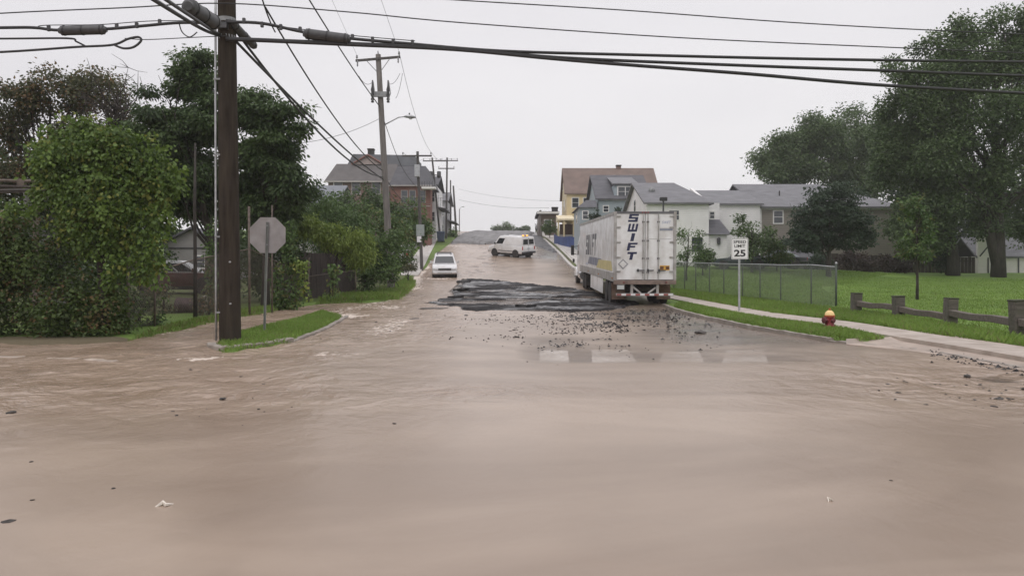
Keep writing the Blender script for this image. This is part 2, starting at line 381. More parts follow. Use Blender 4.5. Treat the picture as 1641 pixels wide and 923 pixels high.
a3 = N(nt, 'ShaderNodeAttribute', attribute_name='mud'); c = mixc(nt, a3.outputs['Fac'], c, (.13, .098, .072))
b = N(nt, 'ShaderNodeBsdfPrincipled', Roughness=.85); b.inputs['Specular IOR Level'].default_value = .25; L.new(c, b.inputs['Base Color'])
bm = N(nt, 'ShaderNodeBump', Strength=.7, Distance=.05); L.new(n2.outputs[0], bm.inputs['Height']); L.new(bm.outputs[0], b.inputs['Normal']); L.new(b.outputs[0], out.inputs[0])
xs = np.concatenate([-axis(22, 420, [(22, .4), (60, 3), (120, 15), (420, 60)])[::-1], axis(-21.8, 21.8, [(-22, .4), (-14, .22), (16, .22), (22, .4)]), axis(22.4, 420, [(22, .4), (60, 3), (120, 15), (420, 60)])])
ys = np.concatenate([np.linspace(-60, 9, 8), axis(10, 690, [(10, .2), (38, .25), (60, .5), (110, 1.5), (160, 3), (250, 20), (690, 80)])])
XX, YY = np.meshgrid(xs, ys); ZZ = H(XX, YY)
sdf = sdist(FLOOD, XX, YY)
soil = np.clip(sstep(-13, -17, XX - (YY - 17) * .33) + .0, 0, 1) * (YY < 60) + sstep(60, 75, YY) * .35 + (YY > 54) * (YY < 125) * (XX > 3) * sstep(-.95, -.8, sdf)
mud = np.maximum(sstep(-.15, .1, sdf), sstep(-2.2, -1.0, sdf) * (XX < -7.5) * (YY < 18.2) * .9) * (sdist(ISLAND, XX, YY) < 0)
gr = npmesh('ground', np.stack([XX, YY, ZZ], -1).reshape(-1, 3), grid_faces(len(ys), len(xs)), gm, None, {'soil': soil.ravel(), 'mud': mud.ravel()}, smooth=True); tag(gr, kind='structure')

# road sheet (wet asphalt under the silt)
rm, nt, out = newmat('wet_asphalt'); L = nt.links
tcg = N(nt, 'ShaderNodeTexCoord'); n1 = N(nt, 'ShaderNodeTexNoise', Scale=.5, Detail=7.0); n2 = N(nt, 'ShaderNodeTexNoise', Scale=60.0, Detail=3.0); n3 = N(nt, 'ShaderNodeTexNoise', Scale=2.2, Detail=8.0)
for n in (n1, n2, n3): L.new(tcg.outputs['Object'], n.inputs['Vector'])
c = mixc(nt, n2.outputs[0], (.045, .045, .047), (.095, .093, .092))
c = mixc(nt, math_(nt, 'MULTIPLY', ramp(nt, n1.outputs[0], .30, .60), .8), c, (.25, .215, .185))
c = mixc(nt, math_(nt, 'MULTIPLY', ramp(nt, n3.outputs[0], .55, .7), .6), c, (.26, .21, .17))
b = N(nt, 'ShaderNodeBsdfPrincipled', Roughness=.16); L.new(c, b.inputs['Base Color'])
bm = N(nt, 'ShaderNodeBump', Strength=.12, Distance=.01); L.new(n2.outputs[0], bm.inputs['Height']); L.new(bm.outputs[0], b.inputs['Normal']); L.new(b.outputs[0], out.inputs[0])
def right_edge(y): return np.interp(y, [p[1] for p in RIGHT], [p[0] for p in RIGHT])
ROADX0 = lambda y: np.interp(y, [-60, 14.2, 15.5, 22, 30, 40, 55, 60, 70, 100, 130, 160, 700], [-90, -90, -7, -6.2, -6.6, -7.0, -7.4, -7.6, -8.0, -8.9, -9.3, -9.5, -14])
yr = np.concatenate([[-60, -20, 0, 6, 10], axis(12, 690, [(12, .4), (60, .8), (150, 3), (690, 80)])])
u = np.linspace(0, 1, 61)
XR = ROADX0(yr)[:, None] * (1 - u) + (right_edge(yr) - .02)[:, None] * u; YR = np.repeat(yr[:, None], 61, 1)
def road_z(x, y): return P(x, y) - .02 + .03 * sstep(2.5, 6, x) * sstep(12, 18, y) + .012 * (fbm(x * .35, y * .35, 5) - .5)
rd = npmesh('road', np.stack([XR, YR, road_z(XR, YR)], -1).reshape(-1, 3), grid_faces(len(yr), 61), rm, smooth=True); tag(rd, kind='structure')

# zebra crossing bars
wpm = M('worn_white_paint', (.84, .82, .78), .45, .1, 6, dirt=(.30, .25, .21), dirt_amt=.55)
def ribbon(name, rows, mat, hf, th=.02, kind='structure', parent=None):
    """a strip from rows of (left xy, right xy), laid at height hf(x,y)"""
    mb = MB(); ring = []
    for a, b in rows:
        za, zb = hf(a[0], a[1]), hf(b[0], b[1]); ring.append([(a[0], a[1], za), (b[0], b[1], zb), (b[0], b[1], zb - th), (a[0], a[1], za - th)])
    mb.loft(ring); o = mb.build(name, mat, parent); return tag(o, kind=kind) if kind else o
mbx = []
for a, bq in (((866, 560), (912, 583)), ((948, 559), (1025, 583)), ((1063, 563), (1131, 584)), ((1166, 561), (1232, 582))):
    wl_, wr_ = (44, 50) if a[0] < 900 else (58, 76)
    rows = []
    for t in np.linspace(0, 1, 8):
        y = a[1] + (bq[1] - a[1]) * t
        xl = a[0] + (bq[0] - a[0] - wr_) * t; w = wl_ + (wr_ - wl_) * t
        rows.append((G(xl, y, 0)[:2], G(xl + w, y, 0)[:2]))
    mbx.append(rows)
rz_ = lambda x, y: float(road_z(np.array([x]), np.array([y]))[0]) + .006
for rows in mbx: ribbon('crosswalk', rows, wpm, rz_, .012)

# ================================================================ the flood
wm, nt, out = newmat('muddy_water'); L = nt.links
tcg = N(nt, 'ShaderNodeTexCoord')
def wnoise(sx, sy, sc, det=4.0, rot=0., dist=.4):
    mp = N(nt, 'ShaderNodeMapping'); mp.inputs['Scale'].default_value = (sx, sy, 1); mp.inputs['Rotation'].default_value = (0, 0, rot); L.new(tcg.outputs['Object'], mp.inputs[0])
    n = N(nt, 'ShaderNodeTexNoise', Scale=sc, Detail=det, Distortion=dist); L.new(mp.outputs[0], n.inputs['Vector']); return n.outputs[0]
big = wnoise(.6, 1.1, .22, 5.0, 0., 1.8); fine = wnoise(1, .8, 2.2, 5.0, .5, .8); mid = wnoise(1, .9, .8, 5.0, -.2, .8); foamn = wnoise(1, .8, 6.0, 6.0); chop = wnoise(1.3, .8, 5.0, 4.0, .6, .6); streak = wnoise(.5, .8, 1.0, 6.0, .25, 1.4)
ad = N(nt, 'ShaderNodeAttribute', attribute_name='depth'); af = N(nt, 'ShaderNodeAttribute', attribute_name='foam'); ar = N(nt, 'ShaderNodeAttribute', attribute_name='rush')
c = mixc(nt, ramp(nt, big, .40, .60), (.245, .183, .138), (.338, .262, .203))
c = mixc(nt, math_(nt, 'MULTIPLY', ramp(nt, mid, .5, .72), .22), c, (.20, .155, .12))
c = mixc(nt, math_(nt, 'MULTIPLY', ramp(nt, streak, .5, .75), math_(nt, 'ADD', .10, math_(nt, 'MULTIPLY', ar.outputs['Fac'], .75))), c, (.175, .13, .095))
rush_c = mixc(nt, ramp(nt, mid, .35, .65), (.28, .20, .142), (.40, .305, .235)); c = mixc(nt, math_(nt, 'MULTIPLY', ar.outputs['Fac'], .75), c, rush_c)
fo = ramp(nt, math_(nt, 'ADD', foamn, math_(nt, 'SUBTRACT', af.outputs['Fac'], .98)), .0, .14); c = mixc(nt, fo, c, (.72, .62, .54))
b = N(nt, 'ShaderNodeBsdfPrincipled'); b.inputs['IOR'].default_value = 1.5; L.new(c, b.inputs['Base Color'])
ro = mixc(nt, fo, (.33, .33, .33), (.8, .8, .8)); ro2 = mixc(nt, math_(nt, 'MULTIPLY', ar.outputs['Fac'], .8), ro, (.20, .20, .20)); L.new(ro2, b.inputs['Roughness'])
hh = math_(nt, 'ADD', math_(nt, 'MULTIPLY', fine, .5), math_(nt, 'ADD', math_(nt, 'MULTIPLY', mid, .5), math_(nt, 'MULTIPLY', chop, .16)))
st = math_(nt, 'ADD', .05, math_(nt, 'MULTIPLY', ar.outputs['Fac'], .95))
bm = N(nt, 'ShaderNodeBump', Distance=.22); L.new(st, bm.inputs['Strength']); L.new(hh, bm.inputs['Height']); L.new(bm.outputs[0], b.inputs['Normal'])
tr = N(nt, 'ShaderNodeBsdfTransparent')
al = ramp(nt, ad.outputs['Fac'], -.004, .045); ms = N(nt, 'ShaderNodeMixShader'); L.new(al, ms.inputs[0]); L.new(tr.outputs[0], ms.inputs[1]); L.new(b.outputs[0], ms.inputs[2]); L.new(ms.outputs[0], out.inputs[0])

yw = np.concatenate([np.linspace(-60, .5, 10), axis(1.5, 160, [(1.5, .05), (8, .08), (20, .12), (40, .25), (60, .4), (100, .8), (160, 3)]), [200, 300, 690]])
xw = np.concatenate([axis(-90, -17, [(-90, 6), (-30, .8), (-17, .18)]), axis(-16.9, 11, [(-17, .15), (-8, .11), (11, .11)])])
XX, YY = np.meshgrid(xw, yw); sdf = sdist(FLOOD, XX, YY); isl = sdist(ISLAND, XX, YY)
rushL = sstep(.5, -7, XX - (YY - 15) * .25) * sstep(7.0, 11.0, YY) * (YY < 40)      # the current that swings left below the verge
rushU = sstep(55, 62, YY) * sstep(3, -4, XX)                                       # water tumbling down the hill
rush = np.clip(1.0 * np.exp(-((XX - 7.5) / 3.2) ** 2 - ((YY - 10.8) / 2.0) ** 2) + .5 * np.exp(-((XX + .4) / 1.2) ** 2 - ((YY - 10.6) / .8) ** 2) + rushL + .7 * rushU + .55 * sstep(-1.2, .1, -sdf) * sstep(5, -4, XX) + .5 * np.exp(-((YY - 13.5) / 2.5) ** 2) * sstep(2, 9, XX) + .45 * np.exp(-((XX + 4.5) / 4) ** 2 - ((YY - 10) / 2.2) ** 2) + .7 * sstep(16, 22, YY) * sstep(-1, -4.5, XX), 0, 1)
bare = np.maximum(sstep(-.6, 1.2, XX) * (1 - .4 * sstep(2.4, 4, XX)) * sstep(8.5, 6.0, XX) * sstep(22, 16, YY), np.exp(-((XX - 4.6) / 2.9) ** 2)) * sstep(13.2, 14.8, YY) * sstep(34, 30, YY)
bare = np.maximum(bare, .75 * np.exp(-((XX - 8.6) / 2.6) ** 2 - ((YY - 12.2) / 1.6) ** 2))
bare = np.maximum(bare, .9 * sstep(1.0, 3.6, XX) * sstep(68, 78, YY)); bare = np.maximum(bare, .9 * sstep(92, 96, YY))
nz = fbm(XX * .5, YY * .9, 1, 4) - .5
lvl = .045 - .033 * bare - .013 * sstep(13.4, 14.6, YY) * sstep(21, 18, YY) * sstep(-.6, .8, XX) * sstep(5.5, 4, XX) + .013 * sstep(3.8, 4.5, XX) * sstep(13.4, 14.6, YY) * sstep(18, 16.5, YY) - .026 * sstep(50, 60, YY) * sstep(-5.5, -2, XX) + (.03 + .05 * bare) * nz * sstep(10, 15, YY) * .5
rip = .003 * (fbm(XX * 1.4, YY * 1.4, 2, 4) - .5) + rush * (.085 * (fbm(XX * 1.1 + YY * .4 + 2 * fbm(XX * .4, YY * .4, 7), YY * 1.0 - XX * .3 + 3 * fbm(XX * .3, YY * .5, 5), 3, 4) - .5) + .045 * (fbm(XX * 3.2 + YY, YY * 2.6, 6, 3) - .5))
zw = P(XX, YY) + lvl + rip * np.where(YY > 1, 1, 0)
dep = zw - road_z(XX, YY)
_mn = gp([(740, 447), (911, 462), (1030, 489), (920, 502), (790, 500), (680, 488), (727, 476), (718, 468)])
dep = np.where(sdist(_mn, XX, YY) > 0, np.minimum(dep, .012), dep)
foam = .12 + .22 * np.exp(-(sdf / .3) ** 2) * rush * sstep(5, 0, XX) * sstep(.45, .7, fbm(XX * .8, YY * .8, 2)) + .33 * np.exp(-((XX + 7.6) / 3.0) ** 2 - ((YY - 90.5) / 2.2) ** 2) + .42 * np.exp(-((XX + 7.6) / .5) ** 2) * sstep(40, 48, YY) * sstep(75, 62, YY) \
    + .20 * np.exp(-((XX + 8.0) / 1.6) ** 2 - ((YY - 14.95 - .15 * np.sin(XX * 2.2)) / .22) ** 2) + .38 * np.exp(-((XX + 6.1) / .4) ** 2 - ((YY - 14.6) / .3) ** 2) + .27 * np.exp(-((XX + 3.6) / 1.0) ** 2 - ((YY - 15.2) / .6) ** 2) + .28 * np.exp(-((XX + 3.6) / .7) ** 2 - ((YY - 22) / 4) ** 2) + .30 * np.exp(-((XX + 5.0) / .8) ** 2 - ((YY - 31) / 1.5) ** 2) + .45 * np.exp(-((XX + 5.4) / 1.1) ** 2 - ((YY - 56.2) / .9) ** 2) + .40 * np.exp(-((XX + 7.0) / .5) ** 2 - ((YY - 52) / 6) ** 2) + .25 * np.exp(-((XX + 6.4 + .3 * np.sin(YY * .5)) / .8) ** 2) * sstep(20, 28, YY) * sstep(57, 50, YY) + .30 * np.exp(-((XX + 5.6) / 1.6) ** 2 - ((YY - 26.5) / 1.0) ** 2) + .12 * rush
keep = (sdf > -.9) | (isl > 0)
fq = grid_faces(len(yw), len(xw)); kk = keep.ravel()[fq].any(1)
fw = npmesh('flood_water', np.stack([XX, YY, zw], -1).reshape(-1, 3), fq[kk], wm, None, {'depth': dep.ravel(), 'foam': np.clip(foam, 0, 1).ravel(), 'rush': rush.ravel()}, smooth=True); tag(fw, kind='structure')
def water_z(x, y): return float(P(x, y)) + .05

# ================================================================ kerbs and pavements
concm = M('concrete', (.40, .345, .30), .6, .14, 2.2, bump=.3, bscale=40, dirt=(.22, .17, .13), dirt_amt=.6)
kerbm = M('kerb_concrete', (.27, .24, .21), .7, .22, 3, bump=.3, dirt=(.13, .10, .08), dirt_amt=.6)
palek = M('pale_kerb_concrete', (.50, .475, .45), .6, .12, 1.5, dirt=(.22, .19, .16), dirt_amt=.6)
def dense(pts, step=.6):
    o = []
    for a, b in zip(pts[:-1], pts[1:]):
        n = max(1, int(math.hypot(b[0] - a[0], b[1] - a[1]) / step))
        o += [(a[0] + (b[0] - a[0]) * i / n, a[1] + (b[1] - a[1]) * i / n) for i in range(n)]
    return o + [tuple(pts[-1][:2])]
def smooth_line(pts, k=3):
    p = [np.array(q[:2], float) for q in pts]
    for _ in range(k):
        q = [p[0]]
        for a, b in zip(p[:-1], p[1:]): q += [a * .75 + b * .25, a * .25 + b * .75]
        p = q + [p[-1]]
    return [tuple(v) for v in p]
def kerb(name, pts, mat, w=.16, top=.125, base=-.25, jit=.012):
    pts = dense(smooth_line(pts)); ring = []
    for i, p in enumerate(pts):
        a = np.array(pts[max(i - 1, 0)]); b = np.array(pts[min(i + 1, len(pts) - 1)]); t = (b - a) / (np.linalg.norm(b - a) + 1e-9); n = np.array([-t[1], t[0]]) * w / 2
        z = float(P(*p)); j = random.uniform(-jit, jit)
        ring.append([(p[0] - n[0], p[1] - n[1], z + base), (p[0] - n[0], p[1] - n[1], z + top - .02 + j), (p[0] - n[0] * .7, p[1] - n[1] * .7, z + top + j), (p[0] + n[0], p[1] + n[1], z + top + j), (p[0] + n[0], p[1] + n[1], z + base)])
    o = MB().loft(ring).build(name, mat); return tag(o, kind='structure')
kerb('kerb', [p for p in RIGHT if 17.8 < p[1] < 33.5], kerbm)
kerb('kerb', [p for p in RIGHT if 12.5 < p[1] < 18.5], kerbm, .16, .07)
kerb('kerb', gp([(930, 436), (915, 428), (895, 405), (872, 384)]), palek, .3, .16)
mb = [(p[0] + .75, p[1]) for p in gp([(926, 436), (915, 429), (895, 405), (872, 384)])]
kerb('kerb', mb, palek, .18, .22, jit=.03)
kerb('kerb', gp([(338, 560), (362, 567), (410, 560), (466, 550.5)]), kerbm, .18, .145, jit=.02)
kerb('kerb', gp([(466, 550.5), (502, 538), (533, 524), (556, 509)]), kerbm, .12, .085, jit=.02)
kerb('kerb', gp([(-400, 574), (-120, 574), (0, 575), (110, 579), (185, 583)]), M('silty_kerb', (.36, .30, .25), .6, .2, 3, dirt=(.2, .15, .12), dirt_amt=.7), .15, .062, jit=.012)
def walk(name, px, w, mat, lift=.012, top=None):
    c = dense(smooth_line([G(x, y, .13)[:2] for x, y in px]), .8); rows = []
    for i, p in enumerate(c):
        a = np.array(c[max(i - 1, 0)]); b = np.array(c[min(i + 1, len(c) - 1)]); t = (b - a) / (np.linalg.norm(b - a) + 1e-9); n = np.array([-t[1], t[0]]) * w / 2
        rows.append(((p[0] + n[0], p[1] + n[1]), (p[0] - n[0], p[1] - n[1])))
    return ribbon(name, rows, mat, (lambda x, y: float(P(x, y)) + .13 + .03 + lift), .12)
walk('sidewalk', [(1050, 470), (1103, 480.5), (1180, 497), (1240, 507), (1309, 515), (1344, 519.5), (1400, 529), (1483, 543), (1600, 560), (1750, 585), (1900, 610)], 1.25, concm)
walk('sidewalk', [(944, 428), (924, 412), (901, 391), (878, 377)], 1.8, palek, .02)
walk('sidewalk', [(655, 441), (668, 424), (679, 405), (690, 387), (699, 374)], 1.5, palek, .0)
# driveway apron on the corner
apm = M('silty_apron', (.37, .30, .25), .5, .2, 1.2, dirt=(.17, .13, .10), dirt_amt=.7, stretch=(.4, 1.6, 1))
rows = [(G(x0, y0, .06)[:2], G(x1, y1, .06)[:2]) for (x0, y0), (x1, y1) in (((1352, 551), (1356, 549)), ((1400, 556), (1425, 546)), ((1440, 560), (1440, 530)), ((1510, 569), (1510, 541)), ((1570, 581), (1570, 551)), ((1660, 598), (1660, 565)), ((1800, 640), (1800, 590)))]
ring = []
for a_, b_ in rows:
    za, zb = float(P(*a_)) + .055, float(P(*b_)) + .150; ring.append([(a_[0] + .06, a_[1], za), (b_[0], b_[1], zb), (b_[0], b_[1], zb - .25), (a_[0] + .06, a_[1], za - .2)])
tag(MB().loft(ring).build('driveway_apron', apm), kind='structure')

# ================================================================ the torn asphalt
def torn(name, polys, mat, lift, label, cat, step=.14, hole=0., rough=.05, sx=.35, group=None, seed=0, edge=.3):
    pp = [gp(q) for q in polys]; al = [v for q in pp for v in q]
    x0, x1 = min(v[0] for v in al) - .5, max(v[0] for v in al) + .5; y0, y1 = min(v[1] for v in al) - .5, max(v[1] for v in al) + .5
    xs = np.arange(x0, x1, step); ys = np.arange(y0, y1, step * (1.6 if y1 > 60 else 1)); X, Y = np.meshgrid(xs, ys)
    Xj = X + .6 * (fbm(X * 1.1, Y * 1.1, seed, 4) - .5); Yj = Y + 1.2 * (fbm(X * 1.1 + 9, Y * .6, seed + 1, 5) - .5)
    s = np.maximum.reduce([sdist(q, Xj, Yj) for q in pp])
    h = -.12 + (lift + .12) * sstep(-.06, edge, s) + rough * (fbm(X * 1.6, Y * 1.6, seed + 2, 4) - .5) + rough * .6 * (vn(X * 7, Y * 7, seed) - .5) * (s > 0)
    if hole: h -= hole * np.maximum(sstep(.45, .55, fbm(X * sx * .55 + 3, Y * sx * 1.1, seed + 3, 5)) * sstep(.2, 1.0, s), .7 * sstep(.60, .70, fbm(X * 1.1 + 40, Y * 1.9, seed + 2, 4))) * (.25 + .75 * np.exp(-((Y - 37.5) / 5.0) ** 2))
    V = np.stack([X, Y, P(X, Y) + h], -1).reshape(-1, 3); fq = grid_faces(len(ys), len(xs)); kk = (s > -.3).ravel()[fq].all(1)
    used = np.unique(fq[kk]); mp_ = np.zeros(len(V), int); mp_[used] = np.arange(len(used))
    o = npmesh(name, V[used], mp_[fq[kk]], mat); return tag(o, label, cat, group)
blk = M('broken_asphalt', (.024, .023, .024), .8, .45, 3.5, bump=.9, bscale=14, spec=.2, stretch=(.7, 1.5, 1))
def wetten(m, lo=.10, scale=.6, stretch=(.5, 1.0, 1), a=.46, b_=.60, spec=.6):
    """standing rain on a rough surface: smooth wet streaks between rough dry ones"""
    nt = m.node_tree; pb_ = [n for n in nt.nodes if n.type == 'BSDF_PRINCIPLED'][0]; tc = N(nt, 'ShaderNodeTexCoord'); mp = N(nt, 'ShaderNodeMapping'); mp.inputs['Scale'].default_value = stretch; nt.links.new(tc.outputs['Object'], mp.inputs[0])
    n = N(nt, 'ShaderNodeTexNoise', Scale=scale, Detail=7.0, Distortion=.8); nt.links.new(mp.outputs[0], n.inputs['Vector']); r = ramp(nt, n.outputs[0], a, b_)
    nt.links.new(mixc(nt, r, (.85,) * 3, (lo,) * 3), pb_.inputs['Roughness']); nt.links.new(math_(nt, 'ADD', .15, math_(nt, 'MULTIPLY', r, spec)), pb_.inputs['Specular IOR Level'])
    for q in nt.nodes:
        if q.type == 'BUMP': nt.links.new(math_(nt, 'SUBTRACT', .95, math_(nt, 'MULTIPLY', r, .85)), q.inputs['Strength'])
wetten(blk)
gry = M('grey_weathered_asphalt', (.19, .185, .185), .6, .3, .6, bump=.4, bscale=12, stretch=(.5, 1.4, 1), dirt=(.05, .05, .05), dirt_amt=.6)
MAIN = [(740, 447), (781, 449), (833, 454), (911, 462), (960, 470), (1000, 480), (1030, 489), (985, 498), (920, 502), (876, 499), (833, 500), (790, 500), (753, 500), (716, 492), (680, 487.5), (703, 482), (727, 476), (718, 468), (739, 463), (728, 458), (750, 453)]
torn('asphalt_slab', [MAIN], blk, .11, 'large black slab of torn asphalt washed down the road beside the truck', 'asphalt', hole=.19, seed=1, rough=.08)
torn('asphalt_slab', [[(718, 392.5), (740, 390.5), (757, 392), (770, 393), (793, 391), (812, 388), (850, 383), (856, 373), (775, 372), (757, 372), (737, 378)]], gry, .30, 'grey upheaved road slab with a broken edge at the top of the hill', 'asphalt', step=.3, rough=.28, seed=3, edge=.5)
torn('asphalt_slab', [[(852, 377), (868, 379), (886, 392), (902, 406), (884, 404), (862, 396), (852, 390)]], M('dark_torn_asphalt', (.05, .05, .053), .5, .5, 1.2, bump=.6), .13, 'dark torn asphalt strip along the kerb behind the white van', 'asphalt', step=.25, rough=.16, hole=.12, seed=5)
# lifted plates of the torn surface, each resting on the slab
def plate(px, py, w, d, tilt, label, seed):
    q = G(px, py, .09); g = random.Random(seed); k = g.randint(6, 9); o = [(math.cos(6.283 * i / k + g.uniform(-.25, .25)) * w / 2 * g.uniform(.65, 1.1), math.sin(6.283 * i / k) * d / 2 * g.uniform(.65, 1.1)) for i in range(k)]
    m = MB().prism(o, 2, -.05, .05); o_ = m.build('asphalt_plate', blk, bevel=.012); o_.location = (q.x, q.y, float(P(q.x, q.y)) + .12 + abs(math.sin(tilt)) * w * .2); o_.rotation_euler = (g.uniform(-.12, .05) + slope_(q.y), tilt, g.uniform(-.4, .4)); tag(o_, label, 'asphalt', 'tilted asphalt plates on the torn slab')
slope_ = lambda y: math.atan(float(prof(y + 1) - prof(y - 1)) / 2)
for i, (px, py, w, d, t) in enumerate(((744, 452, 1.2, 1.1, -.06), (738, 465, 1.1, 1.0, -.05), (731, 477, 1.0, .8, -.05), (845, 492, 1.2, .8, .05))):
    plate(px, py, w, d, t, 'black tilted plate of broken road surface lying on the torn slab', i)
# loose lumps
lumpm = M('mud_coated_asphalt', (.048, .041, .036), .6, .5, 1.5, bump=.6)
def lump(r, seed):
    bm = bmesh.new(); bmesh.ops.create_icosphere(bm, subdivisions=1, radius=1); g = random.Random(seed)
    for v in bm.verts: v.co = Vector((v.co.x * g.uniform(.7, 1.25), v.co.y * g.uniform(.6, 1.0), v.co.z * g.uniform(.35, .6))) * r
    me = bpy.data.meshes.new('asphalt_chunk'); bm.to_mesh(me); bm.free(); me.materials.append(lumpm); return me
LUMPS = [lump(1, i) for i in range(6)]
def chunk(px, py, w, label, group=None, i=[0]):
    g = G(px, py, .03); o = bpy.data.objects.new('asphalt_chunk', LUMPS[i[0] % 6]); COL.objects.link(o); i[0] += 1
    s = w * .5 * g.y / F; o.scale = (s, s * random.uniform(.8, 1.6), min(s * random.uniform(.5, .9), .13)); o.rotation_euler = (random.uniform(-.2, .2), 0, random.uniform(0, 6)); o.location = (g.x, g.y, water_z(g.x, g.y) - min(s, .1) * .12)
    return tag(o, label, 'debris', group)
for px, py, w, lab in ((632, 681, 7, 'single black lump alone in the smooth brown water mid road'), (18, 663, 22, 'flat dark clod in the water near the vine-covered bush side'), (1428, 773, 7, 'lone black lump on the smooth water beyond the pale twig'),
                       (1550, 604, 15, 'dark clod near the driveway gravel, larger of the pair'), (1593, 654, 14, 'black clod at the edge of the rippled grey water'), (1122, 533, 22, 'flat grey clod beside the kerb behind the truck'), (357, 640, 14, 'dark lump in the current below the wooden pole'),
                       (386, 605, 9, 'dark lump in the brown rapids below the verge'), (182, 786, 9, 'black lump in the calm brown water on its own'), (50, 743, 8, 'small black lump in calm water below the dark streaks'), (52, 805, 8, 'small black lump above the pair of clods'), (12, 840, 22, 'paired dark clods lying in shallow water'),
                       (694, 495, 40, 'long thin black shard beside the torn slab tip'), (665, 512, 22, 'dark clod in the foamy riffle below the torn slab'), (1600, 641, 20, 'dark clod among the scattered ones by the right gutter')):
    chunk(px, py, w, lab)
g = random.Random(5)
for k in range(130):
    px = g.gauss(935, 95); py = 500 + abs(g.gauss(0, 26))
    if py < 503 or px > 1100: py = 506 + g.random() * 30
    chunk(px, py, g.choice([3, 3, 4, 5, 6, 8]), 'small black asphalt lump strewn on the wet road below the torn slab', 'asphalt lumps strewn below the torn slab')
for k in range(36):
    px = g.uniform(1400, 1650); py = 605 + abs(g.gauss(0, 30)) + (px - 1400) * .06
    chunk(px, py, g.choice([3, 4, 5, 6, 9]), 'small dark lump in the rippled water near the driveway', 'dark lumps in the water by the driveway')
for k in range(17):
    chunk(g.uniform(270, 480), g.uniform(590, 690), g.choice([3, 4, 5, 6, 7]), 'small dark lump carried in the current below the verge', 'dark lumps in the current')
# fine gravel, uncountable
def gravel(name, n, fn, mat, r0, r1):
    V = []; Fs = []; g = np.random.default_rng(4); base = np.array([(1, 0, 0), (-.5, .8, 0), (-.5, -.8, 0), (.1, 0, .7)]); fc = np.array([(0, 1, 3), (1, 2, 3), (2, 0, 3), (0, 2, 1)])
    for i in range(n):
        x, y, z = fn(g); a = g.random() * 6.3; s = r0 + (r1 - r0) * g.random() ** 2; R = np.array([[math.cos(a), -math.sin(a), 0], [math.sin(a), math.cos(a), 0], [0, 0, 1]])
        V.append(base @ R.T * s * (.7 + .6 * g.random(3)) + (x, y, z)); Fs.append(fc + 4 * i)
    o = npmesh(name, np.concatenate(V), np.concatenate(Fs), mat); return tag(o, kind='stuff')
def gfn(g):
    if g.random() < .07:
        q = G(1430 + 220 * g.random(), 0 + 549, .0); t = g.random(); px = 1490 + 180 * t; py = 571 + 32 * t + g.normal() * 4; q = G(px, py, .0); return q.x, q.y, q.z + .05
    for _ in range(30):
        q = G(g.normal(925, 105), 497 + abs(g.normal(0, 26)), .0)
        if vn(q.x * 1.3, q.y * 1.3, 2) > .35 + .5 * g.random(): break
    return q.x, q.y, q.z + .025
gravel('gravel', 3200, gfn, blk, .012, .06)
# pale flotsam
flm = M('pale_flotsam', (.62, .57, .50), .7, .2, 20)
for px, py, w, lab in ((262, 815, 22, 'pale scrap of foam drifting on calm brown water'), (1331, 806, 10, 'small pale twig standing in smooth water')):
    q = G(px, py, .03); mb = MB(); s = w * q.y / F / 2
    for k in range(1): mb.tube([q + Vector((-s, -.02, .012)), q + Vector((-s * .3, .03, .03)), q + Vector((s * .4, -.01, .026)), q + Vector((s, .05, .014))], [s * .12, s * .4, s * .3, s * .1], 6)
    o = mb.build('floating_debris', flm); tag(o, lab, 'debris')

# ================================================================ grass blades
glm = leafmat('grass_blades', (.115, .19, .030), (.23, .345, .072), (.21, .21, .08))
def grass(name, pts, hgt, wd, seed=0, altp=.08):
    g = np.random.default_rng(seed); n = len(pts); z = H(pts[:, 0], pts[:, 1]); a = g.random(n) * 6.283; ln = hgt * (.5 + g.random(n)); tl = ln * .5
    d = np.stack([np.cos(a), np.sin(a)], 1); b = np.stack([-d[:, 1], d[:, 0]], 1); w = wd * (.6 + .8 * g.random(n))
    p = np.concatenate([pts, z[:, None] - .01], 1); V = np.zeros((n, 4, 3))
    V[:, 0] = p; V[:, 0, :2] -= b * w[:, None] / 2; V[:, 1] = p; V[:, 1, :2] += b * w[:, None] / 2
    m = p.copy(); m[:, :2] += d * (tl * .3)[:, None] + b * w[:, None] * .3; m[:, 2] += ln * .6; V[:, 2] = m
    t = p.copy(); t[:, :2] += d * tl[:, None]; t[:, 2] += ln; V[:, 3] = t
    pat = vn(pts[:, 0] * .7, pts[:, 1] * .7, 6); tone = np.clip(.5 * pat + .5 * g.random(n), 0, 1)
    o = npmesh(name, V.reshape(-1, 3), np.arange(n * 4).reshape(-1, 4), glm, None, {'tone': np.repeat(tone, 4), 'alt': np.repeat((g.random(n) < altp).astype(float), 4)}); return tag(o, kind='stuff')
def scatter(poly, n, seed=0):
    g = np.random.default_rng(seed); xs = [p[0] for p in poly]; ys = [p[1] for p in poly]; x = g.uniform(min(xs), max(xs), n); y = g.uniform(min(ys), max(ys), n); k = in_poly(poly, x, y); return np.stack([x[k], y[k]], 1)
isl_in = ISLAND
grass('grass', scatter(isl_in, 26000, 1), .075, .016, 1)
V2 = gp([(490, 492), (560, 484), (640, 478), (668, 456), (655, 444), (640, 455), (600, 466), (520, 480)], .13)
grass('grass', scatter(V2, 30000, 2), .21, .022, 2, .15)
V3 = gp([(195, 549), (300, 528), (400, 506), (480, 494), (480, 486), (400, 497), (300, 517), (205, 540)], .13)
grass('grass', scatter(V3, 16000, 3), .12, .02, 3, .3)
rv = gp([(1075, 495), (1125, 508), (1168, 518), (1212, 528), (1266, 537), (1331, 548), (1365, 550), (1425, 545), (1385, 534), (1344, 525.5), (1240, 512), (1180, 502), (1090, 484)], .13)
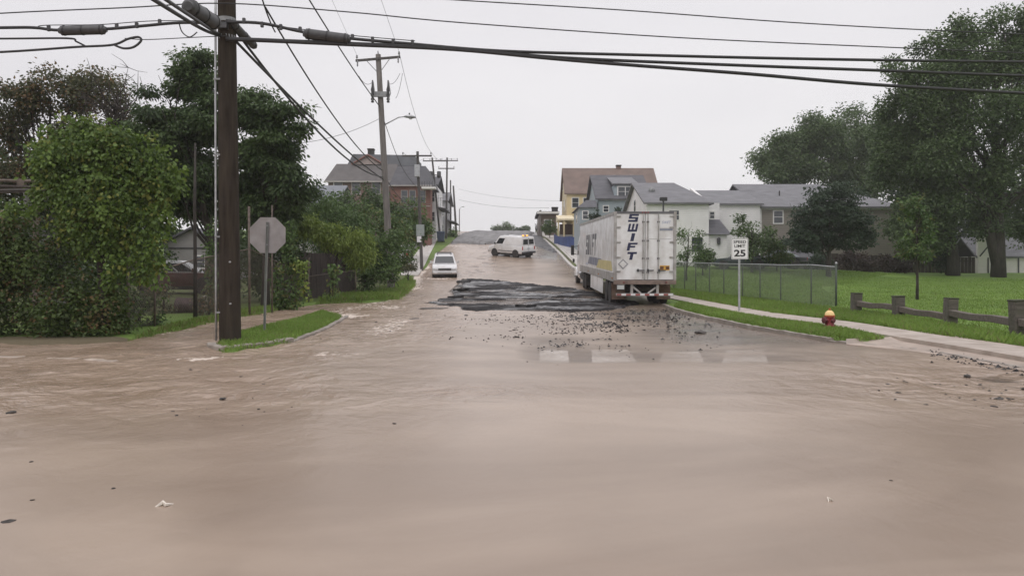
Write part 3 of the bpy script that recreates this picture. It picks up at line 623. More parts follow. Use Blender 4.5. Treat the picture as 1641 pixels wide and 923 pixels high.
pts = scatter(rv, 60000, 4); grass('grass', pts[sdist(FLOOD, pts[:, 0], pts[:, 1]) < -.1], .085, .016, 4)
rb = gp([(1760, 575), (1640, 556), (1483, 535), (1379, 519), (1309, 511), (1240, 503.5), (1180, 493), (1060, 470), (1060, 462), (1200, 478), (1340, 497), (1480, 515), (1640, 545), (1760, 560)], .13)
grass('grass', scatter(rb, 90000, 5), .14, .02, 5)
lw = gp([(1760, 565), (1640, 545), (1480, 515), (1340, 497), (1330, 470), (1330, 452), (1480, 447), (1760, 450)], .13)
pts = scatter(lw, 170000, 6); k = np.random.default_rng(9).random(len(pts)) < np.clip(30 / pts[:, 1], 0, 1) ** 1.2; grass('grass', pts[k], .07, .03, 6, .03)
lw2 = [(7.6, 38), (9.6, 44.5), (13.1, 30.4), (15, 34), (19, 46), (30, 58), (12, 58), (8, 48)]
pts = scatter(lw2, 90000, 7); grass('grass', pts, .08, .035, 7, .03)
# ================================================================ shared object materials
woodpole = M('weathered_pole_wood', (.036, .029, .022), .9, .45, 4, spec=.15, bump=.6, bscale=20, stretch=(3, 3, .25), dirt=(.05, .04, .035), dirt_amt=.5)
greypole = M('grey_pole_wood', (.17, .155, .145), .85, .3, 4, bump=.5, bscale=20, stretch=(3, 3, .25))
darkpole = M('dark_pole_wood', (.085, .078, .075), .85, .3, 4, stretch=(3, 3, .25))
galv = M('galvanised_steel', (.40, .41, .42), .45, .2, 8, metal=.6)
dullmetal = M('dull_grey_metal', (.24, .245, .25), .5, .2, 6, metal=.3)
blackrub = M('black_cable_sheath', (.022, .022, .024), .6, .2, 5)
dkgrey = M('dark_grey_plastic', (.05, .05, .053), .5, .25, 8)
porcel = M('grey_porcelain', (.22, .22, .23), .3, .15, 9)
tyrem = M('tyre_rubber', (.022, .021, .021), .8, .3, 9, dirt=(.12, .09, .07), dirt_amt=.4)
rimm = M('aluminium_rim', (.55, .55, .56), .35, .15, 8, metal=.7)
glassd = M('dark_vehicle_glass', (.018, .021, .024), .08, .2, 3, spec=.7)
whitep = M('white_vehicle_paint', (.74, .74, .75), .28, .05, 1.5, coat=.4, dirt=(.45, .40, .36), dirt_amt=.25)
blackp = M('black_trim', (.02, .02, .021), .5, .2, 6)
redl = M('red_lens', (.38, .02, .018), .25, .1, 8)
amber = M('amber_lens', (.6, .22, .02), .25, .1, 8)
clearl = M('clear_lens', (.62, .64, .66), .15, .1, 8)
chrome = M('bright_metal', (.62, .62, .63), .25, .1, 5, metal=.9)

# ================================================================ utility poles
def crossarm(p, c, half, ang=0., n=3, mat=darkpole, sz=.12, slope=0.):
    """a crossarm at c (world), with pin insulators as sub-parts; returns insulator tops"""
    d = Vector((math.cos(ang), math.sin(ang), slope)); a, b = c - d * half, c + d * half; mb = MB(); R = Matrix.Rotation(ang, 3, 'Z') @ Matrix.Rotation(-math.atan(slope), 3, 'Y')
    mb.box(c + Vector((0, -.16, 0)), (half * 2, .09, sz), R); arm = mb.build('crossarm', mat, p); tops = []
    for t in ([-1, 1] if n == 2 else [-1, -.45, .45, 1] if n == 4 else [-1, 0, 1]):
        q = c + d * half * t * .94 + Vector((0, -.16, sz / 2)); MB().lathe([(.02, 0), (.02, .08), (.06, .09), (.065, .14), (.04, .16), (.055, .18), (.05, .24), (.02, .26)], q, 2, 10).build('insulator', porcel, arm, smooth=True); tops.append(q + Vector((0, 0, .25)))
    return tops
def pole(top, base, rt, rb, label, mat, name='utility_pole', group=None):
    root = thing(name, base, label, 'utility pole', group)
    pts = [base + Vector((0, 0, -.5)) + (base - top) * .02] + [base.lerp(top, t) for t in (0, .25, .5, .75, 1)]
    MB().tube(pts, [rb, rb, rb * .75 + rt * .25, (rb + rt) / 2, rb * .25 + rt * .75, rt], 18).build('pole', mat, root, smooth=False); return root
# the near pole
b1 = on(369, 545, .12); D1 = b1.y
t1 = W(361, -230, D1); P1 = pole(t1, b1, 12.5 * D1 / F, 17 * D1 / F, 'tall brown wooden utility pole at the street corner with a pale conduit', woodpole)
def at1(py, dx=0, dy=0): # point on the near pole's axis at photo height
    z = CAMZ + (HY - py) / F * D1; t = (z - b1.z) / (t1.z - b1.z); return b1.lerp(t1, t) + Vector((dx, dy, 0))
MB().tube([at1(y, -15.5 * D1 / F - .00012 * y, -.1) for y in (545, 450, 300, 150, 60, -60)], .028, 8).build('conduit', galv, P1, smooth=True)
for y in (500, 380, 250, 130): MB().box(at1(y, -.18, -.17), (.16, .02, .04)).build('conduit_strap', dullmetal, P1)
for y in (34, 62): MB().lathe([(.17, -.05), (.205, -.05), (.205, .05), (.17, .05)], at1(y), 2, 20).build('band_clamp', dullmetal, P1)
MB().box(at1(48, .0, -.26), (.22, .14, .12)).build('cable_bracket', dkgrey, P1)
for y in (486, 420): MB().cyl(at1(y, .1, -.21), at1(y, .1, -.26), .02, 8).build('bolt', galv, P1)
crossarm(P1, at1(-190), 1.25, 0, 3)
# the second pole up the road, with a street lamp
b2 = on(627, 466, .13); D2 = b2.y
t2 = W(606, 88, D2); P2 = pole(t2, b2, .15, .21, 'grey utility pole with crossarm, fuse cutouts and a curved street lamp', greypole)
def at2(py, dx=0, dy=0):
    z = CAMZ + (HY - py) / F * D2; t = (z - b2.z) / (t2.z - b2.z); return b2.lerp(t2, t) + Vector((dx, dy, 0))
c2 = W(606.5, 96, D2); tops2 = crossarm(P2, c2, 1.30, 0, 2, darkpole, .13, slope=.085)
MB().cyl(at2(88), at2(82), .035, 8, .02).build('pole_top_pin', dkgrey, P2)
for s in (-1, 1):
    MB().tube([c2 + Vector((s * .7, -.17, -.02 + s * .05)), at2(116, s * .12, -.16)], .022, 5).build('arm_brace', dullmetal, P2)
    e = c2 + Vector((s * 1.18, -.2, s * .1)); MB().lathe([(.03, 0), (.05, -.05), (.035, -.1), (.05, -.16), (.035, -.22), (.05, -.28), (.02, -.36)], e, 2, 8).build('strain_insulator', porcel, P2, smooth=True)
MB().box(at2(153, 0, -.22), (.98, .12, .30)).build('cutout_bracket', dullmetal, P2)
for px in (597, 622):
    q = W(px, 165, D2 - .28); cu = MB().lathe([(.04, 0), (.10, .03), (.06, .12), (.11, .2), (.06, .3), (.11, .42), (.07, .6), (.11, .75), (.06, .95), (.04, 1.3)], q, 2, 10).build('fuse_cutout', dkgrey, P2, smooth=True)
    MB().tube([q + Vector((.0, -.05, .1)), q + Vector((.16, -.15, .5)), q + Vector((.05, -.05, 1.2))], .03, 6).build('fuse_holder', porcel, cu)
MB().tube([at2(201, .1, 0), at2(195, .55, -.05), at2(189, 1.0, -.1), at2(187.5, 1.5, -.15)], [.035] * 4, 8).build('lamp_arm', galv, P2, smooth=True)
hd = MB().loft([[(W(px, py, D2 - .16) + Vector((0, dy, dz))) for dy, dz in ((-.08 * k, -.05 * k), (.08 * k, -.05 * k), (.13 * k, .02), (.06 * k, .08 * k), (-.06 * k, .08 * k), (-.13 * k, .02))] for px, py, k in ((648, 187.5, .6), (652, 187.5, 1.1), (660, 188, 1.3), (666, 188.5, .7))]).build('lamp_head', galv, P2, smooth=True)
MB().lathe([(.07, -.04), (.1, 0), (.09, .02)], W(658, 190.5, D2 - .16), 2, 10).build('lamp_lens', clearl, hd)
MB().cyl(W(656, 184, D2 - .16), W(656, 181.5, D2 - .16), .04, 8).build('photocell', dkgrey, hd)
# jumper wires
def cat(a, b, sag, n=18): return [a.lerp(b, t / n) + Vector((0, 0, -4 * sag * (t / n) * (1 - t / n))) for t in range(n + 1)]
for a, bq in (((575, 122), (596, 133)), ((641, 118), (622, 134)), ((645, 118), (634, 158))): MB().tube(cat(W(*a, D2 - .2), W(*bq, D2 - .28), .25, 10), .012, 4).build('jumper_wire', blackrub, P2)
# the further poles
def farpole(top, base, D, label, arms=(), r=.14, rt=.11, mat=darkpole, extra=None):
    b = Vector(W(base[0], base[1], D)); b.z = Hs(b.x, D) if True else b.z; t = W(top[0], top[1], D); p = pole(t, b, rt, r, label, mat)
    tops = []
    for (px, py, half, n) in arms: tops.append(crossarm(p, W(px, py, D), half, .0, n, darkpole, .13))
    if extra: extra(p, D)
    return p, tops
def ex3(p, D):
    MB().box(W(668.5, 274, D - .3), (.42, .3, 1.0)).build('transformer_box', galv, p, bevel=.03)
def ex4(p, D):
    for px in (690.5, 703.5):
        MB().lathe([(.2, -.42), (.26, -.36), (.26, .36), (.2, .42)], W(px, 280, D - .3), 2, 14).build('transformer', dkgrey, p, smooth=True)
    MB().box(W(697, 281, D - .15), (1.2, .12, .12)).build('transformer_bracket', dkgrey, p)
D3 = on(676, 432, .13).y
P3, tops3 = farpole((669, 243), (676, 432), D3, 'dark utility pole at the road edge with grey box and roadside sign', [(668.5, 250.5, 1.25, 3)], extra=ex3)
P4, tops4 = farpole((692.5, 253), (706, 386), 98, 'leaning utility pole carrying two dark transformers, beside the blue bin', [(697.5, 258.5, 1.6, 4)], extra=ex4)
P5, tops5 = farpole((716.5, 253), (715, 384), 103, 'upright utility pole with two crossarms, one short below one long', [(716, 258, 1.55, 4), (715.5, 270.5, 1.1, 2)])
farpole((722, 289), (722, 378), 116, 'plain dark pole just uphill of the double crossarm pole', r=.12, rt=.1)
farpole((726.5, 298), (731, 377), 124, 'leaning dark pole without crossarm near the hill crest', r=.2, rt=.13)
def ex7(p, D): MB().tube([W(736, 338, D), W(738, 333, D), W(741, 331.5, D)], .04, 6).build('lamp_arm', galv, p); MB().box(W(742, 331.5, D), (.5, .25, .12)).build('lamp_head', galv, p, bevel=.03)
farpole((736.3, 335), (736, 376), 130, 'thin pale lamp pole standing highest on the left roadside', r=.09, rt=.07, mat=greypole, extra=ex7)
farpole((866, 337), (867, 379), 112, 'short grey pole on the right pavement near the hilltop house', r=.16, rt=.15, mat=greypole)

# ================================================================ overhead wires
def cable(label, pts, r, mat=blackrub, group=None, name='overhead_cable', sm=True):
    if sm:
        p = [Vector(q) for q in pts]; o = []
        for i in range(len(p) - 1):
            a, b, c, d = p[max(i - 1, 0)], p[i], p[i + 1], p[min(i + 2, len(p) - 1)]
            for k in range(6):
                t = k / 6; o.append(.5 * ((2 * b) + (c - a) * t + (2 * a - 5 * b + 4 * c - d) * t * t + (3 * b - 3 * c + d - a) * t ** 3))
        pts = o + [p[-1]]
    o = MB().tube(pts, r, 6).build(name, mat, smooth=True, recalc=False); return tag(o, label, 'cable', group)
def cx(px): return D1 - .25 + (px - 365) * .0012          # depth of the wires along the side street
def row(pts): return [W(x, y, cx(x)) for x, y in pts]
cable('thin top wire from the near pole to the far right trees', row([(-200, 36), (0, 22), (200, 13), (362, 6), (560, 20), (740, 37), (1090, 61), (1440, 77), (1800, 92)]), .014)
cable('highest thin wire crossing the sky above all others on the right', row([(560, -12), (705, -1), (1000, 17), (1260, 36), (1515, 50), (1850, 64)]), .014)
cable('thick lashed cable carrying the splice case right of the near pole', row([(362, 36), (420, 38), (487, 52), (560, 62), (650, 70), (800, 82), (1000, 88), (1300, 95), (1641, 100), (1900, 102)]), .036)
cable('middle thick black cable crossing the sky to the right', row([(362, 62), (440, 65), (560, 70), (730, 78), (900, 93), (1180, 105), (1400, 113), (1641, 122), (1900, 128)]), .038)
cable('lowest thick black cable sagging across the sky to the right', row([(362, 63.5), (440, 66.5), (560, 72), (730, 80), (880, 94), (1000, 104), (1200, 119), (1400, 136), (1641, 150), (1900, 163)]), .042)
cable('upper thick cable left of the near pole with the splice case', row([(-220, 48), (0, 45), (55, 45), (95, 49), (170, 47), (230, 42), (290, 37), (362, 38)]), .034)
cable('thin messenger wire just above the left splice case', row([(60, 44), (75, 41), (160, 40), (250, 34), (362, 35)]), .010)
cable('thin messenger wire just above the right splice case', row([(362, 32), (480, 47), (560, 57), (665, 66)]), .010)
cable('short wire joining the looped cable at left', row([(-220, 63), (0, 62.5), (108, 62), (122, 67), (136, 74)]), .022)
cable('looped slack cable ending left of the near pole', row([(-220, 93), (0, 84), (120, 76), (180, 72.5), (205, 63), (222, 60), (226, 66), (214, 76), (198, 78), (184, 73)]), .026)
cable('thin faint wire behind the looped cable', row([(200, 62), (235, 64), (300, 61), (362, 58)]), .010)
cable('small hanging loop of wire beside the left splice', row([(287, 38), (292, 52), (304, 60), (316, 52)]), .014)
# towards the camera, upper left
A = at1(62, -.1, -.2); cable('thick cable pair member running over the road to upper left, lower one', [A, W(322, 46, 15.2), W(240, -4, 11), W(150, -62, 8.5)], .034)
A = at1(60, -.1, -.2); cable('thick cable running over the road to upper left, higher one', [A, W(332, 44, 15.2), W(260, -4, 11), W(170, -66, 8.5)], .030)
# up the street to the second pole
def pw(a, b, sag, r, lab, n=24): cable(lab, cat(Vector(a), Vector(b), sag, n), r, sm=False)
E2 = at2(288, -.1, -.2)
pw(at1(66, .2, -.1), E2, .22, .034, 'thick cable from the near pole down the street, lowest strand')
pw(at1(48, .2, -.15), E2 + Vector((0, 0, .12)), .75, .034, 'thick cable with splice case running from near pole up the street')
pw(W(425, 12, 19.5), at2(274, -.1, -.2), .55, .026, 'single black cable slanting above the thick pair towards the grey pole')
pw(W(412, -30, 18.6), W(441, 52, 20.3), .12, .02, 'short slack lead dropping to the slanting black cable')
pw(Vector((-6.57, 17.4, 11.2)), at2(172, -.05, -.2), .25, .028, 'steep black wire from the pole top down to the grey pole')
pw(Vector((-6.4, 14, 19.6)), tops2[1], .4, .009, 'thin power line from above to the grey pole crossarm right end')
pw(Vector((-8.7, 14, 19.9)), tops2[0], .4, .007, 'thin power line from above to the grey pole crossarm left end')
pw(tops2[1], tops3[0][2], .9, .012, 'thin power line from the crossarm down to the next pole')
pw(at2(190, .1, 0), W(641, 262, 52), .1, .02, 'upper of two leads dropping from the grey pole beside its lamp')
pw(W(641, 262, 52), W(669, 300, D3), .2, .02, 'upper sagging lead arriving at the pole with grey box')
pw(at2(288, .1, 0), W(671, 331, D3), .55, .024, 'slack cable from grey pole to the pole with the roadside sign')
pw(at2(302, .1, 0), W(671, 318, D3), 1.0, .02, 'drooping thinner cable below the slack one at the grey pole')
pw(at2(190, -.1, 0), W(470, 231, 36), .25, .012, 'pale thin service wire from the grey pole to the left trees')
pw(W(671, 318, D3), W(699, 318, 98), .6, .022, 'cable running uphill between the roadside sign pole and leaning pole')
pw(W(699, 318, 98), W(715, 316, 103), .05, .022, 'short cable between the leaning pole and the double crossarm pole')
for k in (0, 2): pw(tops3[0][k], tops4[0][[0, 1, 3][k]], .5, .012, ('left' if k == 0 else 'right') + ' power line strung uphill to the transformer pole')
for k in (0, 3): pw(tops4[0][k], tops5[0][k], .05, .012, ('left' if k == 0 else 'right') + ' power line between the two crossarm poles uphill')
pw(W(735, 303, 124), W(905, 322, 95), .5, .014, 'upper thin wire spanning the road at the hilltop')
pw(W(735, 320, 124), W(880, 333, 105), .5, .018, 'lower thin wire spanning the road at the hilltop')
# splice cases and spacers on the cables
def splice(a, b, r, label):
    a, b = Vector(a), Vector(b); d = b - a; root = thing('splice_case', a.lerp(b, .5), label, 'cable splice')
    MB().tube([a, a + d * .04, a + d * .06, a + d * .94, a + d * .96, b], [r * .55, r * .7, r, r, r * .7, r * .55], 14).build('case', dkgrey, root)
    for t in (.12, .5, .88): MB().tube([a + d * (t - .015), a + d * (t + .015)], r * 1.08, 14).build('case_band', blackrub, root)
splice(W(94, 50, cx(94)), W(171, 48, cx(171)), .105, 'black cylindrical splice case on the cable left of the near pole')
splice(W(486, 54, cx(486)), W(562, 64, cx(562)), .12, 'black cylindrical splice case on the cable right of the near pole')
splice(W(301, 10, 14.3), W(345, 38, 15.8), .155, 'black drum-like splice case hanging close left of the pole top')
splice(at1(42, .2, -.2), W(409, 76, 18.4), .09, 'slim black splice case slanting down close right of the pole')
for px, py in ((78, 46), (187, 43), (219, 41), (256, 36), (391, 34), (420, 40), (450, 44), (481, 48), (565, 60), (597, 64), (630, 67), (661, 69)):
    o = MB().box(W(px, py, cx(px)), (.07, .06, .13)).build('cable_clamp', dkgrey, bevel=.01); tag(o, 'small dark clamp holding the lashed cable to its messenger wire', 'cable clamp', 'clamps on the lashed cable')

# ================================================================ signs
b = on(424, 531, .11); root = thing('stop_sign', b, 'grey bare back of an octagonal sign on a thin steel post', 'road sign')
top = W(429, 356, b.y); d = top - b
u = MB(); u.prism([(-.03, 0), (-.03, -.035), (-.018, -.035), (-.014, -.012), (.014, -.012), (.018, -.035), (.03, -.035), (.03, 0)], 2, -.3, d.z)
u.v = [(v[0] + b.x + d.x * v[2] / d.z, v[1] + b.y, v[2] + b.z) for v in u.v]; u.build('post', M('dull_green_grey_post', (.20, .21, .20), .5, .2, 6, metal=.3), root)
c = W(429, 377, b.y + .015); R = 28.6 * b.y / F / math.cos(math.pi / 8)
o8 = [(c.x + R * math.cos(math.pi / 8 + k * math.pi / 4), c.z + R * math.sin(math.pi / 8 + k * math.pi / 4)) for k in range(8)]
pl = MB().prism(o8, 1, c.y, c.y + .006).build('sign_plate', M('bare_aluminium', (.33, .31, .315), .5, .12, 3, metal=.25, dirt=(.2, .18, .16), dirt_amt=.5), root)
MB().prism([((x - c.x) * .99 + c.x, (z - c.z) * .99 + c.z) for x, z in o8], 1, c.y + .007, c.y + .009).build('sign_face', M('red_sign_face', (.45, .02, .025), .4, .1, 4), root)
for dz in (.25, -.25): MB().cyl(c + Vector((0, -.03, dz)), c + Vector((0, -.065, dz)), .014, 6).build('bolt', galv, root)
b = on(1185, 500, .13); root = thing('speed_limit_sign', b, 'white speed limit 25 sign on a grey post by the fence', 'road sign')
c = W(1185.5, 398.5, b.y); u = MB(); u.prism([(-.035, .0), (-.035, .035), (-.02, .035), (-.016, .012), (.016, .012), (.02, .035), (.035, .035), (.035, 0)], 2, -.3, c.z + .36 - b.z); u.v = [(v[0] + b.x, v[1] + b.y + .01, v[2] + b.z) for v in u.v]; u.build('post', galv, root)
hw, hh = .308, .385
rr = lambda k, r: [(c.x + sx * (hw * k - r) + r * math.cos(a), c.z + sz * (hh * k - r * 1) + r * math.sin(a)) for sx, sz, a0 in ((1, 1, 0), (-1, 1, 90), (-1, -1, 180), (1, -1, 270)) for a in [math.radians(a0 + t) for t in (0, 30, 60, 90)]]
pl = MB().prism(rr(1, .04), 1, c.y - .004, c.y).build('sign_plate', M('white_reflective_sheet', (.82, .82, .81), .35, .04, 4), root)
blk_ink = M('black_sign_ink', (.015, .015, .016), .5, .1, 5)
ro, ri = rr(.95, .035), rr(.915, .03); mb = MB(); n = len(ro); vs = [(p[0], c.y - .006, p[1]) for p in ro] + [(p[0], c.y - .006, p[1]) for p in ri]; mb.add(vs, [(k, (k + 1) % n, n + (k + 1) % n, n + k) for k in range(n)]); mb.build('border_line', blk_ink, pl, recalc=False)
def sgn(s, dz, h, w, bold):
    mb = MB(); text_into(mb, s, lambda u, v, t: (c.x + u, c.y - .005 - t, c.z + dz + v), h, w, bold); mb.build('lettering', blk_ink, pl)
sgn('SPEED', .245, .105, .46, .02); sgn('LIMIT', .095, .105, .40, .02); sgn('25', -.165, .25, .42, .03)
# back of a sign on the third pole
b3 = W(673.5, 369, D3 - .3); root = thing('roadside_sign', b3, 'grey back of a rectangular sign fixed to the pole at the road edge', 'road sign')
MB().box(b3, (.68, .012, .95)).build('sign_plate', M('grey_sign_back', (.27, .30, .29), .5, .1, 4), root, bevel=.004)
MB().box(b3 + Vector((-.1, .02, -.75)), (.36, .01, .5)).build('notice_plate', whitep, root)
MB().box(b3 + Vector((.05, .1, 0)), (.06, .16, .06)).build('sign_bracket', galv, root)

# ================================================================ hydrant
b = on(1329.5, 526.5, .12) + Vector((0, 0, .05)); root = thing('fire_hydrant', b, 'red fire hydrant with a cream bonnet on the grass strip', 'fire hydrant')
hr = M('faded_red_paint', (.23, .028, .035), .5, .3, 9, dirt=(.08, .02, .02), dirt_amt=.5); hc = M('cream_yellow_paint', (.80, .56, .25), .5, .15, 9); ho = M('orange_red_paint', (.36, .07, .02), .5, .2, 9)
k = 1.02
MB().lathe([(.145 * k, -.08), (.145 * k, .02), (.125 * k, .03), (.115 * k, .05), (.115 * k, .22), (.125 * k, .235), (.125 * k, .26)], b, 2, 20).build('barrel', hr, root)
MB().lathe([(.12 * k, .262), (.14 * k, .265), (.14 * k, .30), (.125 * k, .305)], b, 2, 20).build('bonnet_flange', ho, root)
MB().lathe([(.125 * k, .306), (.125 * k, .33), (.11 * k, .37), (.085 * k, .41), (.05 * k, .435), (.03 * k, .44)], b, 2, 20).build('bonnet', hc, root)
MB().lathe([(.028, .45), (.028, .49), (.02, .495)], b, 2, 5).build('operating_nut', ho, root)
def nozzle(d, r, l):
    d = Vector(d).normalized(); a = b + Vector((0, 0, .17)); n = MB().tube([a + d * .06, a + d * (.09 + l * .4), a + d * (.1 + l * .4)], [r, r, r * 1.2], 14).build('nozzle', hr, root)
    MB().tube([a + d * (.1 + l * .4), a + d * (.1 + l), a + d * (.115 + l)], [r * 1.2, r * 1.15, r * .8], 6).build('nozzle_cap', M('dark_red_cap', (.10, .02, .025), .6, .3, 9), n)
nozzle((-1, -.25, 0), .085, .09); nozzle((.35, -1, 0), .06, .06); nozzle((1, .3, 0), .055, .05)
MB().lathe([(.165, -.02), (.165, .025), (.14, .026)], b, 2, 12).build('base_flange', hr, root)

# ================================================================ timber guard rail
tim = M('weathered_dark_timber', (.10, .088, .075), .9, .35, 5, bump=.6, stretch=(.4, 3, 3), dirt=(.05, .06, .03), dirt_amt=.5)
timg = M('weathered_grey_timber', (.125, .105, .09), .9, .3, 5, bump=.6, stretch=(.5, 3, 3), dirt=(.08, .075, .05), dirt_amt=.6)
mossm = M('mossy_dark_timber', (.055, .06, .035), .95, .35, 9, bump=.5)
pb = [on(x, y, .13) for x, y in ((1372, 503), (1440, 510), (1523, 519), (1632, 541), (1790, 568))]
root = thing('timber_guard_rail', pb[1], 'low weathered timber barrier of thick posts and planks edging the lawn', 'barrier')
for q, ht, tl in zip(pb, (.70, .70, .74, .86, .86), (.03, -.02, .04, -.03, 0)):
    R = Matrix.Rotation(tl, 3, 'Y'); w = .31
    ps = MB().box(q + Vector((0, 0, ht / 2 - .15)), (w, .28, ht + .3), R).build('post', tim, root, bevel=.02); MB().box(q + Vector((tl * ht, 0, ht + .012)), (w * 1.02, .31, .05), R).build('post_cap', mossm, ps, bevel=.015)
for a, c_, z0, z1 in ((pb[0], pb[1], .36, .34), (pb[1], pb[2], .30, .20), (pb[2], pb[3], .33, .34), (pb[3], pb[4], .36, .36)):
    d = (c_ - a); d.z = 0; n = d.normalized(); s = Vector((n.y, -n.x, 0)) * .1; A, B_ = a + n * .15 + Vector((0, 0, z0)), c_ - n * .15 + Vector((0, 0, z1)); t = .09
    MB().loft([[q + s * k + Vector((0, 0, z)) for k, z in ((-1, -t), (1, -t), (1, t), (-1, t))] for q in (A, A.lerp(B_, .35) + Vector((0, 0, -.03)), A.lerp(B_, .7) + Vector((0, 0, .015)), B_)]).build('rail_plank', timg, root, bevel=.012)

# ================================================================ chain-link fences
wirem = M('green_coated_wire', (.17, .19, .165), .55, .15, 9); fpost = M('dark_green_post', (.05, .065, .05), .6, .2, 8); rustp = M('rusty_fence_post', (.11, .085, .07), .8, .35, 8)
def chain_link(name, label, pts, hgt, rail=.022, pr=.03, pitch=.085, wire=.0075, postmat=fpost, railmat=galv, endh=.12, wmat=wirem, cut=None):
    pts = [Vector(p) for p in pts]; root = thing(name, pts[0], label, 'fence'); hs = hgt if hasattr(hgt, '__len__') else [hgt] * len(pts)
    for i, p in enumerate(pts):
        e = endh if i in (0, len(pts) - 1) else .0
        ps = MB().cyl(p + Vector((0, 0, -.2)), p + Vector((0, 0, hs[i] + e)), pr * (1.35 if e else 1), 8).build('post', postmat, root, smooth=True)
        if e: MB().lathe([(pr * 1.5, 0), (pr * 1.6, .03), (pr, .06), (.01, .075)], p + Vector((0, 0, hs[i] + e)), 2, 8).build('post_cap', galv, ps)
    MB().tube([p + Vector((0, -.0, hs[i])) for i, p in enumerate(pts)], rail, 6).build('top_rail', railmat, root, smooth=True)
    V = []; Fq = []
    for (a, ha), (b_, hb) in zip(zip(pts[:-1], hs[:-1]), zip(pts[1:], hs[1:])):
        d = b_ - a; Lh = math.hypot(d.x, d.y); u = Vector((d.x, d.y, 0)) / Lh; s = Vector((u.y, -u.x, 0)) * wire
        def pt(uu, v): t = uu / Lh; return a.lerp(b_, t) + Vector((0, 0, .04 + v * ((ha * (1 - t) + hb * t) - .06))) + Vector((u.y, -u.x, 0)) * -.03
        for sg in (1, -1):
            for k in np.arange(-max(ha, hb), Lh + max(ha, hb), pitch):
                # a wire leaning one way, clipped to the bay
                u0, u1 = (k, k + ha) if sg > 0 else (k + ha, k); v0, v1 = 0., 1.
                def clip(u0, v0, u1, v1):
                    if u0 < 0 and u1 < 0 or u0 > Lh and u1 > Lh: return None
                    o = []
                    for (p0, q0, p1, q1) in ((u0, v0, u1, v1), (u1, v1, u0, v0)):
                        if p0 < 0: q0 = q0 + (q1 - q0) * (-p0) / (p1 - p0); p0 = 0
                        elif p0 > Lh: q0 = q0 + (q1 - q0) * (Lh - p0) / (p1 - p0); p0 = Lh
                        o.append((p0, q0))
                    return o
                r = clip(u0, v0, u1, v1)
                if r is None: continue
                A, B_ = pt(*r[0]), pt(*r[1]); i = len(V); w = Vector((u.x, u.y, -sg)).normalized() * wire
                V += [A - w, A + w, B_ + w, B_ - w, A + s, B_ + s]; Fq += [(i, i + 1, i + 2, i + 3)]
    npmesh('wire_mesh', np.array([v[:] for v in V]), np.array(Fq), wmat, root); return root
pf = [on(1340, 497, .13), on(1300, 492, .13), on(1251, 487, .13), on(1218, 482, .13)]
e0, e1 = pf[0], Vector((9.55, 44.5, 0))
pp = []
for px in (1340, 1300, 1251, 1218, 1190, 1160, 1137, 1115, 1097, 1080, 1064):
    # where the line of sight meets the fence line
    k = (px - CX) / F; dx, dy = e1.x - e0.x, e1.y - e0.y; t = (k * e0.y - e0.x) / (dx - k * dy); x, y = e0.x + dx * t, e0.y + dy * t; pp.append(Vector((x, y, Hs(x, y))))
hs = [1.66 + .0 * i for i in range(len(pp))]; hs[0] = 1.62; hs[1] = 1.68
chain_link('chain_link_fence', 'green chain-link fence with a pale top rail along the lawn', pp, hs)
lf = [on(x, y, .13) for x, y in ((205, 529), (248, 523), (313, 512), (400, 497), (494, 481), (570, 474), (632, 466))]
lh = [1.9, 1.55, 1.9, 2.3, 1.1, 1.3, 1.3]
chain_link('chain_link_fence', 'rusty chain-link fence hung with vines behind the stop sign', lf, lh, postmat=rustp, railmat=rustp, wmat=M('rusty_wire', (.09, .075, .065), .8, .3, 8), pitch=.11)
# tall thin bare posts in the overgrown lot
slim = M('dark_stem_bark', (.035, .03, .026), .9, .3, 6)
for (px, py, tx, ty, r, lab) in ((400, 499, 399, 331, .045, 'tall leaning rusty post between the wooden pole and stop sign'), (436, 495, 436, 329, .03, 'thin rusty rod rising behind the stop sign plate'), (494, 482, 495, 413, .035, 'short grey leaning post beside the hanging vines')):
    q = on(px, py + 2, .13); o = MB().tube([q + Vector((0, 0, -.2)), W(tx, ty, q.y + .1)], r, 8).build('metal_post', rustp, smooth=True); tag(o, lab, 'post')
# dark board fence behind the left vines
bd = M('dark_stained_boards', (.045, .034, .030), .85, .4, 2.5, bump=.5, stretch=(6, 6, .4))
q0, q1 = on(455, 484, .13) + Vector((-.5, 1.2, 0)), on(575, 474, .13) + Vector((-.5, 1.4, 0)); root = thing('board_fence', q0, 'dark brown board fence half hidden under the overhanging bush', 'fence')
n = 16
for i in range(n):
    a, b_ = q0.lerp(q1, i / n), q0.lerp(q1, (i + .96) / n); hgt = 2.25 + random.uniform(-.06, .05); mb = MB(); dn = Vector((.02, -.025, 0))
    mb.loft([[a - dn, b_ - dn, b_ + dn, a + dn], [p + Vector((0, 0, hgt)) for p in (a - dn, b_ - dn, b_ + dn, a + dn)]]).build('board', bd, root)
for z in (.5, 1.8): MB().tube([q0 + Vector((0, .08, z)), q1 + Vector((0, .08, z))], .05, 4).build('fence_rail', bd, root)

# low retaining wall by the left pavement
q = [on(x, y, .2) for x, y in ((643, 416), (656, 404), (672, 391))]; rw = M('stained_concrete_wall', (.20, .195, .19), .8, .25, 2, bump=.4)
o = MB().loft([[p + Vector((-.25, 0, -.4)), p + Vector((.1, 0, -.4)), p + Vector((.1, 0, h)), p + Vector((-.25, 0, h))] for p, h in zip(q, (.75, .8, .5))]).build('retaining_wall', rw); tag(o, 'low stained concrete retaining wall beside the left pavement', 'wall')
